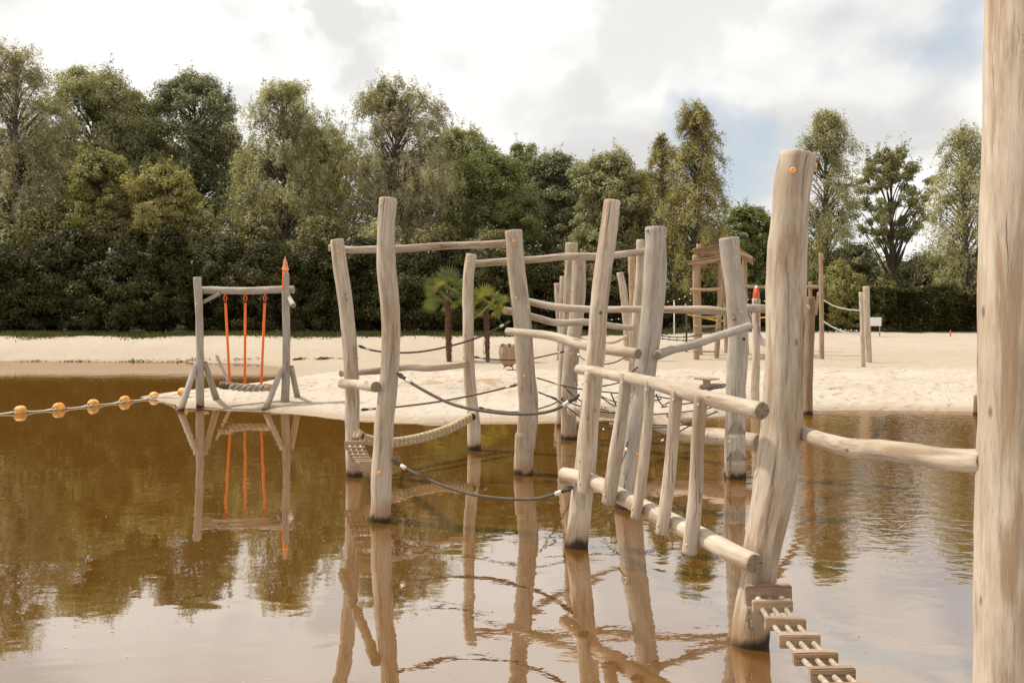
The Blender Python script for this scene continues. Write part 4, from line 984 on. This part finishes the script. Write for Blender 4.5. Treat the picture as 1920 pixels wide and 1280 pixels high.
for pts, dd, nb, lab in (([(1236, 568), (1262, 564), (1278, 559), (1300, 548)], 30, 6, 'string of small white bulbs rising to the tower from the left'),
        ([(1258, 578), (1280, 574), (1296, 562), (1310, 556)], 31, 5, 'lower string of bulbs left of the tower'),
        ([(1398, 560), (1420, 565), (1450, 563), (1500, 556)], 31, 9, 'string of bulbs behind the red tipped post'),
        ([(1520, 620), (1550, 623), (1580, 620), (1620, 620)], 34, 9, 'string of bulbs low along the sand near the paired posts'),
        ([(1545, 605), (1560, 612), (1580, 618), (1612, 620)], 30, 7, 'string of bulbs slung under the pale ropes'),
        ([(1085, 596), (1120, 600), (1160, 598), (1195, 590)], 31, 8, 'string of bulbs between the central posts')):
    cable_far(pts, (dd, dd), .010, lab, nb, 'blackrope', 'string lights', 'festoon_lights', 'bulb', 2.5, LG)
g = Vector(((1640 - CX) / F * 40.0, 40.0, TZ((1640 - CX) / F * 40.0, 40.0)))
th = thing('notice_board', g, 'blank white notice board before the hedge, beside the paired posts', 'sign')
dG = g.y; c = P(1641, 603, dG)
for k in (-1, 1):
    me, org = tube_mesh('leg', [(c.x + k * .22, dG + .02, c.z), (c.x + k * .22, dG + .02, g.z - .1)], [.03, .03], 8, [M['woodgrey']]); fixn(me); link('leg', me, th, org)
bm = bmesh.new(); bmesh.ops.create_cube(bm, size=1)
for v in bm.verts: v.co = Vector((v.co.x * .55, v.co.y * .04, v.co.z * .40))
bmesh.ops.bevel(bm, geom=bm.edges[:], offset=.01, segments=1, affect='EDGES')
me = bpy.data.meshes.new('panel'); bm.to_mesh(me); bm.free(); me.materials.append(M['white']); link('panel', me, th, c + Vector((0, -.03, 0)))
g = Vector(((1782 - CX) / F * 40.0, 40.0, TZ((1782 - CX) / F * 40.0, 40.0))); th = thing('marker_post', g, 'short red marker post against the dark hedge', 'post')
lathe('pole', [(0, .30), (.02, .29), (.025, .27), (.035, -.1)], M['redpaint'], th, g)

# ------------------------------------------------------------------ foliage
def leaf_mesh(name, Pn, size, mat, droop=None, up=0.6, seed=0, aspect=.55, N0=None):
    """many small leaf shaped faces (rhombi), one mesh"""
    rg = np.random.default_rng(seed); n = len(Pn)
    nr = rg.normal(size=(n, 3)); nr[:, 2] = np.abs(nr[:, 2]) + up
    if N0 is not None: nr = rg.normal(size=(n, 3)) * .42 + N0 + [0, 0, .30]
    nr /= np.linalg.norm(nr, axis=1)[:, None]
    ax = rg.normal(size=(n, 3)); 
    if droop is not None: ax[:, 2] -= droop
    ax -= nr * (ax * nr).sum(1)[:, None]; ax /= np.linalg.norm(ax, axis=1)[:, None]
    sd_ = np.cross(nr, ax); sz = (size * rg.uniform(.6, 1.25, n))[:, None]
    V = np.stack([Pn - ax * sz + sd_ * sz * aspect * .55, Pn - ax * sz * .2 - sd_ * sz * aspect, Pn + ax * sz], 1).reshape(-1, 3)
    Q = np.arange(n * 3).reshape(n, 3)
    return mesh_np(name, V, [Q], [mat], smooth=False)
def limb(path, r0, r1, bark, parent, name='limb', sides=7):
    cp = catmull(path, 12); rad = np.linspace(r0, r1, 12); me, org = tube_mesh(name, cp, rad, sides, [bark], lump=.08, seed=3); return link(name, fixn(me), parent, org)
def limbs_joined(paths, bark, parent, name='branches'):
    Vs = []; Qs = []; Gs = []; off = 0
    for path, r0, r1 in paths:
        cp = catmull(path, 9); V, Q, _, G_ = sweep(cp, np.linspace(r0, r1, 9), 5, caps=False); Vs.append(V); Qs.append(Q + off); Gs.append(G_); off += len(V)
    V = np.vstack(Vs); org = V.mean(0)
    me = mesh_np(name, V - org, [np.vstack(Qs)], [bark], smooth=True, attrs={'grain': np.vstack(Gs)}); o = link(name, me, parent, Vector(org)); o['kind'] = 'stuff'; return o
def tree(px, top, hw, d, kind, label, mat, low=None, nleaf=24000, seed=0, bark='bark', size=.105, dens=1.0, skew=0.0, name='tree', cat='tree', group='trees behind the beach'):
    rg = np.random.default_rng(1000 + seed); X = (px - CX) / F * d; zt = CH - (top - HY) / F * d; R_ = hw * (1.08 if kind != 'shrub' else 1) / F * d; gz_ = TZ(X, d)
    low_z = gz_ + .3 if low is None else CH - (low - HY) / F * d
    th = thing(name, (X, d, gz_), label, cat, group); org = np.array([X, d, gz_]); Hc = zt - low_z
    sc_ = R_ / 3.0
    def prof(u):
        if kind == 'birch': return np.interp(u, [0, .12, .35, .6, .8, .92, 1], [.6, .9, 1.0, .92, .76, .58, .30])
        if kind == 'sparse': return np.interp(u, [0, .15, .35, .6, .8, .93, 1], [.35, .7, 1.0, 1.0, .85, .6, .3])
        if kind == 'shrub': return np.interp(u, [0, .2, .6, .85, 1], [.95, 1.0, .9, .6, .15])
        return np.interp(u, [0, .12, .35, .6, .82, .94, 1], [.6, .9, 1.0, 1.0, .92, .74, .42])
    trunk_top = zt - Hc * (.35 if kind == 'sparse' else .12)
    lean = rg.uniform(-.3, .3) * sc_ + skew
    tp = [(X, d, gz_ - .3), (X + lean * .3, d, gz_ + (trunk_top - gz_) * .4), (X + lean, d + .2, trunk_top)]
    tr0 = .10 + .017 * (zt - gz_); tr = limb(tp, tr0, .03, M[bark], th, 'trunk', 9)
    tpc = catmull(tp, 24)
    nleaf = int(nleaf * 2.1); ncl = int({'birch': 200, 'oak': 180, 'sparse': 105, 'shrub': 110}[kind] * dens); size = size * .86
    u = rg.uniform(0, 1, ncl) ** .85; a = rg.uniform(0, 2 * np.pi, ncl); rr = np.sqrt(rg.uniform(.0, 1, ncl) * .9 + .1 * (u < .6)) * (1 + .24 * np.sin(3 * a + seed) * np.cos(6 * u + seed * 1.7) + .16 * np.sin(2 * a + 9 * u + seed * 2.3))
    rad = prof(u) * R_ * rr * rg.uniform(.82, 1.10, ncl)
    cx_ = X + lean * (low_z + u * Hc - gz_) / (zt - gz_) + np.cos(a) * rad; cy_ = d + np.sin(a) * rad * .8; cz_ = low_z + u * Hc - (.06 * Hc) * rr ** 2 * (kind != 'shrub')
    cen = np.stack([cx_, cy_, cz_], 1)
    paths = []
    for i in range(ncl):
        if (kind == 'shrub' and i % 3) or (kind == 'sparse' and i % 2): continue
        c = cen[i]; zs = max(gz_ + (Hc * .35 if kind == 'sparse' else .4), min(c[2] - rad[i] * (.9 if kind != 'birch' else .6) - (Hc * .25 if kind == 'sparse' else 0), trunk_top - .3)); k = np.argmin(np.abs(tpc[:, 2] - zs)); s = tpc[k]
        mid = s * .45 + c * .55; mid[2] += (.10 if kind != 'birch' else .35) * rad[i]; mid[:2] += rg.normal(size=2) * .12 * rad[i]; mid[2] += rg.normal() * .10 * rad[i]
        paths.append(([tuple(s), tuple(mid), tuple(c)], max(.014, tr0 * (.30 if kind == 'sparse' else .24) * (1 - .6 * u[i])), .008))
    limbs_joined(paths, M[bark], tr)
    per = max(20, nleaf // ncl); pts = []; nrm = []; axis = np.array([X, d, low_z + Hc * .35])
    for i in range(ncl):
        c = cen[i]
        if kind == 'birch':
            ns = 11; lp = per // ns; cr = R_ * rg.uniform(.10, .20)
            for s in range(ns):
                q = rg.normal(size=3) * cr * .62; st_ = c + q * [1, 1, .5]; nq = q / (np.linalg.norm(q) + 1e-6) * .6 + (c - axis) / (np.linalg.norm(c - axis) + 1e-6) * .8; ln = rg.uniform(.35, 1.0) * min(1.5, .17 * Hc) * (1.15 - .6 * u[i]); v = rg.uniform(0, 1, lp)
                out = (st_ - [X, d, 0])[:2]; out = out / (np.linalg.norm(out) + 1e-6) * .18
                p = st_ + np.stack([out[0] * v * ln + rg.normal(size=lp) * .055 * (1 + v), out[1] * v * ln + rg.normal(size=lp) * .055 * (1 + v), -v * ln + .3 * ln], 1); pts.append(p); nrm.append(np.tile(nq, (lp, 1)) + np.stack([v * 0, v * 0, .5 - v], 1))
        else:
            cr = R_ * (rg.uniform(.08, .15) if kind == 'sparse' else rg.uniform(.11, .26)) * (1.1 if kind == 'shrub' else 1)
            v = rg.normal(size=(per, 3)); v /= np.linalg.norm(v, axis=1)[:, None]; v *= (rg.uniform(.05, 1, per) ** .42)[:, None] * cr
            v *= [1.15, 1.15, .72]; v[:, 2] -= .12 * (v[:, 0] ** 2 + v[:, 1] ** 2) / cr
            vn = v / (np.linalg.norm(v, axis=1)[:, None] + 1e-6); v += rg.normal(size=(per, 3)) * .06; pts.append(c + v); nrm.append(vn * 1.0 + (c - axis) / (np.linalg.norm(c - axis) + 1e-6) * .35)
    # twigs that break the outline
    ntw = int(55 * dens)
    for i in range(ntw):
        j = rg.integers(ncl); outv = cen[j] - np.array([X, d, low_z + Hc * .4]); outv /= np.linalg.norm(outv) + 1e-6; ln = R_ * rg.uniform(.08, .22)
        v = rg.uniform(0, 1, 26)[:, None]; base_ = cen[j] + outv * R_ * .12
        wv = outv + rg.normal(size=3) * .35; wv[2] += -.8 if kind == 'birch' else .25
        pts.append(base_ + wv * v * ln + rg.normal(size=(26, 3)) * .07); nrm.append(np.tile(outv, (26, 1)))
    Pn = np.concatenate(pts); Pn[:, 2] = np.maximum(Pn[:, 2], gz_ + .02)
    me = leaf_mesh('crown', Pn - org, size, mat, droop=2.0 if kind == 'birch' else None, seed=seed, aspect=.42 if kind == 'birch' else .6, N0=np.concatenate(nrm))
    o = link('crown', me, th, Vector(org)); o['kind'] = 'stuff'
    return th
T_ = [
 (25, 78, 105, 47, 'birch', 'tall wispy birch filling the left edge of the picture', 'willow', 440, 30000),
 (-140, 120, 120, 50, 'oak', 'tree just beyond the left edge', 'oak', 420, 9000),
 (178, 128, 100, 54, 'oak', 'broad pale topped oak, second tree from the left edge', 'oak', 400, 32000),
 (372, 143, 88, 56, 'oak', 'dark oak with limbs showing through, between the pale oak and the weeping birch', 'oakdark', 410, 26000),
 (275, 175, 70, 60, 'oak', 'oak filling the dip behind the two left oaks', 'oakdark', 400, 16000),
 (535, 150, 96, 49, 'birch', 'full weeping birch above the orange swing straps', 'birch', 440, 34000),
 (612, 235, 60, 57, 'oak', 'smaller tree half hidden between the two big birches', 'oak', 430, 12000),
 (748, 146, 112, 50, 'birch', 'widest grey green birch, rising behind the tall log post', 'willow', 440, 40000),
 (872, 240, 70, 60, 'oak', 'round topped tree on the right shoulder of the widest birch', 'oak', 440, 14000),
 (925, 290, 80, 52, 'oak', 'fresh green tree behind the yellowish palm', 'green', 500, 24000),
 (985, 272, 60, 62, 'oak', 'distant tree forming the ridge behind the fresh green one', 'green', 440, 10000),
 (1048, 288, 70, 56, 'oak', 'dark tree behind the central pair of posts', 'oakdark', 520, 20000),
 (1145, 290, 82, 50, 'oak', 'dense grey leaved tree behind the leaning post', 'oak', 520, 30000),
 (1305, 192, 66, 46, 'birch', 'tall narrow birch beside the patch of blue sky', 'birch2', 560, 26000),
 (1243, 255, 40, 48, 'birch', 'low side stem of the narrow birch, drooping left', 'birch2', 520, 10000),
 (1412, 385, 60, 50, 'oak', 'bright green low tree between the birch and the thick post', 'green', 600, 16000),
 (1545, 205, 66, 48, 'birch', 'slim birch right behind the thick leaning post top', 'birch', 520, 17000),
 (1672, 280, 78, 50, 'sparse', 'thin crowned oak with its forked trunk showing against the sky', 'oak', 450, 8500),
 (1812, 235, 80, 45, 'birch', 'loose birch next to the near post at the right edge', 'birch', 560, 16000),
 (1960, 190, 110, 48, 'oak', 'tree beyond the right edge behind the near post', 'oak', 500, 9000),
 (1600, 462, 50, 47, 'oak', 'low tree under the slim birch', 'oakdark', 600, 10000),
 (1690, 492, 60, 55, 'oak', 'dark low tree beneath the thin crowned oak', 'oakdark', 600, 12000),
 (1745, 478, 60, 58, 'oak', 'low far tree in the gap before the right birch', 'green', 600, 9000),
 (190, 288, 62, 44, 'oak', 'light green young tree standing out above the left hedge', 'light', 440, 15000),
 (300, 315, 62, 43, 'oak', 'yellowish sapling with upright sprays above the left hedge', 'yellow', 440, 9000),
 (1100, 470, 50, 44, 'oak', 'yellow green young tree low behind the crossed beams', 'hedge2', 600, 9000),
]
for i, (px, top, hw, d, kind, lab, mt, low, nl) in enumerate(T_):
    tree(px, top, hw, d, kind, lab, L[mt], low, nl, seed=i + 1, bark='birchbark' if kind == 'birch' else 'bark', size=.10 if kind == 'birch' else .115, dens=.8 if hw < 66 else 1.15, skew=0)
# shrubs that make up the tall hedge: each its own bush
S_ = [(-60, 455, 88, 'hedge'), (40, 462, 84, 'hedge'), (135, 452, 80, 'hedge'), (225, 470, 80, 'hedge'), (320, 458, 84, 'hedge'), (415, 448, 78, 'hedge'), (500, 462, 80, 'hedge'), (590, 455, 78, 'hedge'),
      (675, 470, 80, 'hedge'), (765, 462, 80, 'hedge'), (850, 478, 78, 'hedge'), (935, 470, 70, 'hedge'), (1015, 485, 70, 'hedge'), (1095, 505, 66, 'hedge'), (1175, 515, 60, 'hedge'), (1250, 540, 60, 'hedge'), (1335, 550, 56, 'hedge'), (1415, 548, 56, 'hedge')]
wh = ['at the left edge, partly out of view', 'left of the swing, below the wispy birch', 'left of the swing, below the pale oak', 'left of the swing, below the light green young tree', 'just left of the swing', 'behind the left post of the swing',
      'behind the orange topped swing post', 'between the swing and the leftmost log post', 'behind the leftmost log post', 'between the tall post and the larger palm', 'behind the larger palm', 'behind the yellowish palm', 'right of the palms behind the jagged tub',
      'behind the central pair of posts', 'behind the leaning post', 'behind the grey post', 'behind the play tower', 'behind the red tipped post']
B_ = [(-30, 385, 'at the left edge'), (110, 392, 'under the pale oak'), (235, 388, 'under the light green young tree'), (360, 396, 'under the dark oak, right of the yellowish sapling'), (480, 402, 'under the left half of the weeping birch'), (600, 412, 'between the two big birches'),
      (715, 425, 'behind the head of the tall log post'), (820, 432, 'under the right half of the widest birch'), (925, 440, 'under the fresh green tree')]
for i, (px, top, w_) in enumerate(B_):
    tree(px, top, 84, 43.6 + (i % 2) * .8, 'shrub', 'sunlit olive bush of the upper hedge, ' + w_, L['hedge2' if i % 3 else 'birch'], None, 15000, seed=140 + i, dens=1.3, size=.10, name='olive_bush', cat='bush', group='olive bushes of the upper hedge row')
for i, ((px, top, hw, mt), w_) in enumerate(zip(S_, wh)):  # lower row wears the leaf colour darkened for shade
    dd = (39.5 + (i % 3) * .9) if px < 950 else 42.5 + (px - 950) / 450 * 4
    tree(px, top + (0, 16, -14, 6, -22, 10)[i % 6], hw * (1, .9, 1.1)[i % 3], dd, 'shrub', 'shade-darkened green lower hedge bush ' + w_, L[mt], None, 17000 if px < 1000 else 9000, seed=60 + i, dens=1.25, size=.10, name='hedge_bush', cat='bush', group='bushes of the tall hedge')
for i, (px, top, hw, dd, mt, lab, nl) in enumerate([(1490, 530, 56, 45, 'hedge', 'dark bush behind the thick post', 9000), (1575, 505, 62, 45, 'light', 'olive yellow bush between the tall thin post and the paired posts', 13000), (1660, 525, 60, 46, 'hedge2', 'low olive bush behind the notice board', 10000),
        (1725, 490, 58, 47, 'oakdark', 'dark rounded bush left of the right birch', 13000), (1800, 530, 60, 47, 'birch', 'pale bush under the right birch', 9000), (1900, 520, 70, 47, 'hedge', 'bush hidden beyond the right edge post', 6000)]):
    tree(px, top, hw, dd, 'shrub', lab, L[mt], None, nl, seed=90 + i, size=.10, name='bush', cat='bush', group='bushes at the right')
# clipped low hedge at the right
def hedge_line(x0, x1, ytop, d, label, n, seed):
    rg = np.random.default_rng(seed); X0, X1 = (x0 - CX) / F * d, (x1 - CX) / F * d; g0 = TZ((X0 + X1) / 2, d); H_ = CH - (ytop - HY) / F * d - g0
    th = thing('clipped_hedge', ((X0 + X1) / 2, d, g0), label, 'hedge')
    x = rg.uniform(X0, X1, n); f = rg.uniform(0, 1, n); z = g0 + rg.uniform(0, 1, n) ** .8 * H_; y = d + rg.uniform(-.7, .7, n)
    face = rg.uniform(0, 1, n) < .55; y = np.where(face, d - .7 + rg.normal(size=n) * .12, y); top = rg.uniform(0, 1, n) < .3; z = np.where(top, g0 + H_ + rg.normal(size=n) * .08, z)
    Pn = np.stack([x, y, z], 1); Pn[:, 1] += (fbm(x * .9, z * 1.3, 3) - .45) * 2.2; Pn[:, 2] = np.maximum(Pn[:, 2] + (vnoise(x * .8, y * .5, 9) - .45) * .9 * (z - g0) / H_, g0)
    org = Vector(((X0 + X1) / 2, d, g0)); o = link('foliage', leaf_mesh('foliage', Pn - np.array(org), .09, L['hedge'], seed=seed), th, org); o['kind'] = 'stuff'
    ps = [([(x_, d, g0 - .1), (x_ + .1, d, g0 + H_ * .5), (x_, d, g0 + H_ * .9)], .04, .015) for x_ in np.arange(X0 + .2, X1, .7)]
    limbs_joined(ps, M['bark'], th, 'stems')
hedge_line(1640, 1980, 556, 44.0, 'low dark clipped hedge along the top of the beach at right', 34000, 5)
# far wood behind everything: reads as one mass
prof_px = [(-400, 260), (0, 260), (420, 250), (640, 270), (860, 280), (1000, 300), (1200, 320), (1380, 400), (1480, 420), (1600, 490), (1760, 500), (1900, 470), (2300, 400)]
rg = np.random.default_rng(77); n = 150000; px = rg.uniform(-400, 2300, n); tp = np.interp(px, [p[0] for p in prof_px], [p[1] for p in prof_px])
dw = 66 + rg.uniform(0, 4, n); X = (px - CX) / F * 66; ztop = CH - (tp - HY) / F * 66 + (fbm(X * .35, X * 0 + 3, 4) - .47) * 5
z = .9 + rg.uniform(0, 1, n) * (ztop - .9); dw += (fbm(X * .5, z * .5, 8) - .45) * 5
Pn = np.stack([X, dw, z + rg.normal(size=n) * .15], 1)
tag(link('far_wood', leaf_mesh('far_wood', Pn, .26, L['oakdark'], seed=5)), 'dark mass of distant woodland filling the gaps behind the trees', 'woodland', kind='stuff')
# grass fringe at the foot of the hedge and weeds washed up along the far shore
rg = np.random.default_rng(5); n = 42000
x = rg.uniform(-32, 32, n); k = sstep(0, 14, x); y = 37.8 + k * 7.0 + rg.normal(size=n) * .55 + (fbm(x * .5, x * 0, 3) - .45) * 2.2; z = terrain(x, y)
h = rg.uniform(.06, .28, n); a = rg.uniform(0, 2 * np.pi, n); wd = .018
b0 = np.stack([x - np.cos(a) * wd, y - np.sin(a) * wd, z], 1); b1 = np.stack([x + np.cos(a) * wd, y + np.sin(a) * wd, z], 1); tpv = np.stack([x + rg.normal(size=n) * .06, y + rg.normal(size=n) * .06, z + h], 1)
V = np.stack([b0, b1, tpv], 1).reshape(-1, 3)
tag(link('grass_fringe', mesh_np('grass_fringe', V, [np.arange(n * 3).reshape(n, 3)], [L['grass']], smooth=False)), 'rough grass along the foot of the hedge', 'grass', kind='stuff')
Ps = []
for (cx_, cy_, n_, sx) in ((350, 677, 240, 40), (250, 678, 160, 30), (140, 679, 130, 30), (60, 680, 90, 30), (560, 674, 260, 10), (607, 673, 320, 12), (450, 675, 120, 40), (650, 673, 60, 20)):
    g = ground(cx_, cy_, 20); xx = g.x + rg.normal(size=n_) * sx / F * g.y * .6; yy = g.y + rg.normal(size=n_) * .12; s_ = sdist(xx, yy); Ps.append(np.stack([xx, yy, np.maximum(terrain(xx, yy), 0) + rg.uniform(.0, .04, n_)], 1)[:int(n_ * .6)])
tag(link('shore_weed', leaf_mesh('shore_weed', np.concatenate(Ps), .05, L['grass'], seed=8)), 'washed up weed along the far waterline', 'weed', kind='stuff')
# twigs and leaves on sand, doubling as painted shadow flecks; specks on water
n = 5000; x = rg.uniform(-8, 13, n); y = rg.uniform(14.5, 34, n); ok = sdist(x, y) > .25; x, y = x[ok], y[ok]; k = fbm(x * .6, y * .6, 12) > .44; x, y = x[k], y[k]
tag(link('litter_shadow_flecks', leaf_mesh('litter_shadow_flecks', np.stack([x, y, terrain(x, y) + .012], 1), .026, M['bark'], up=2, seed=3, aspect=.25)), 'twigs and dead leaves strewn over the sand, doubling as its shadow flecks', 'litter', kind='stuff')
n = 1700; y = 3.2 + 13 * rg.uniform(0, 1, n) ** .8; x = rg.uniform(-.62, .62, n) * y; ok = (sdist(x, y) < -.1); x, y = x[ok], y[ok]
m, t = newmat('floating_specks'); b = t.n('ShaderNodeBsdfDiffuse'); b.inputs[0].default_value = (0.5, 0.42, 0.3, 1); finish(t, b)
tag(link('floating_specks', leaf_mesh('floating_specks', np.stack([x, y, np.full(len(x), 0.003)], 1), .0075, m, up=12, seed=4, aspect=.7)), 'tiny leaf specks floating on the brown water', 'litter', kind='stuff')
print('objects', len(bpy.data.objects), 'tris', sum(sum(1 if len(p.vertices) == 3 else 2 for p in []) for m_ in []), 'polys', sum(len(m_.polygons) for m_ in bpy.data.meshes))
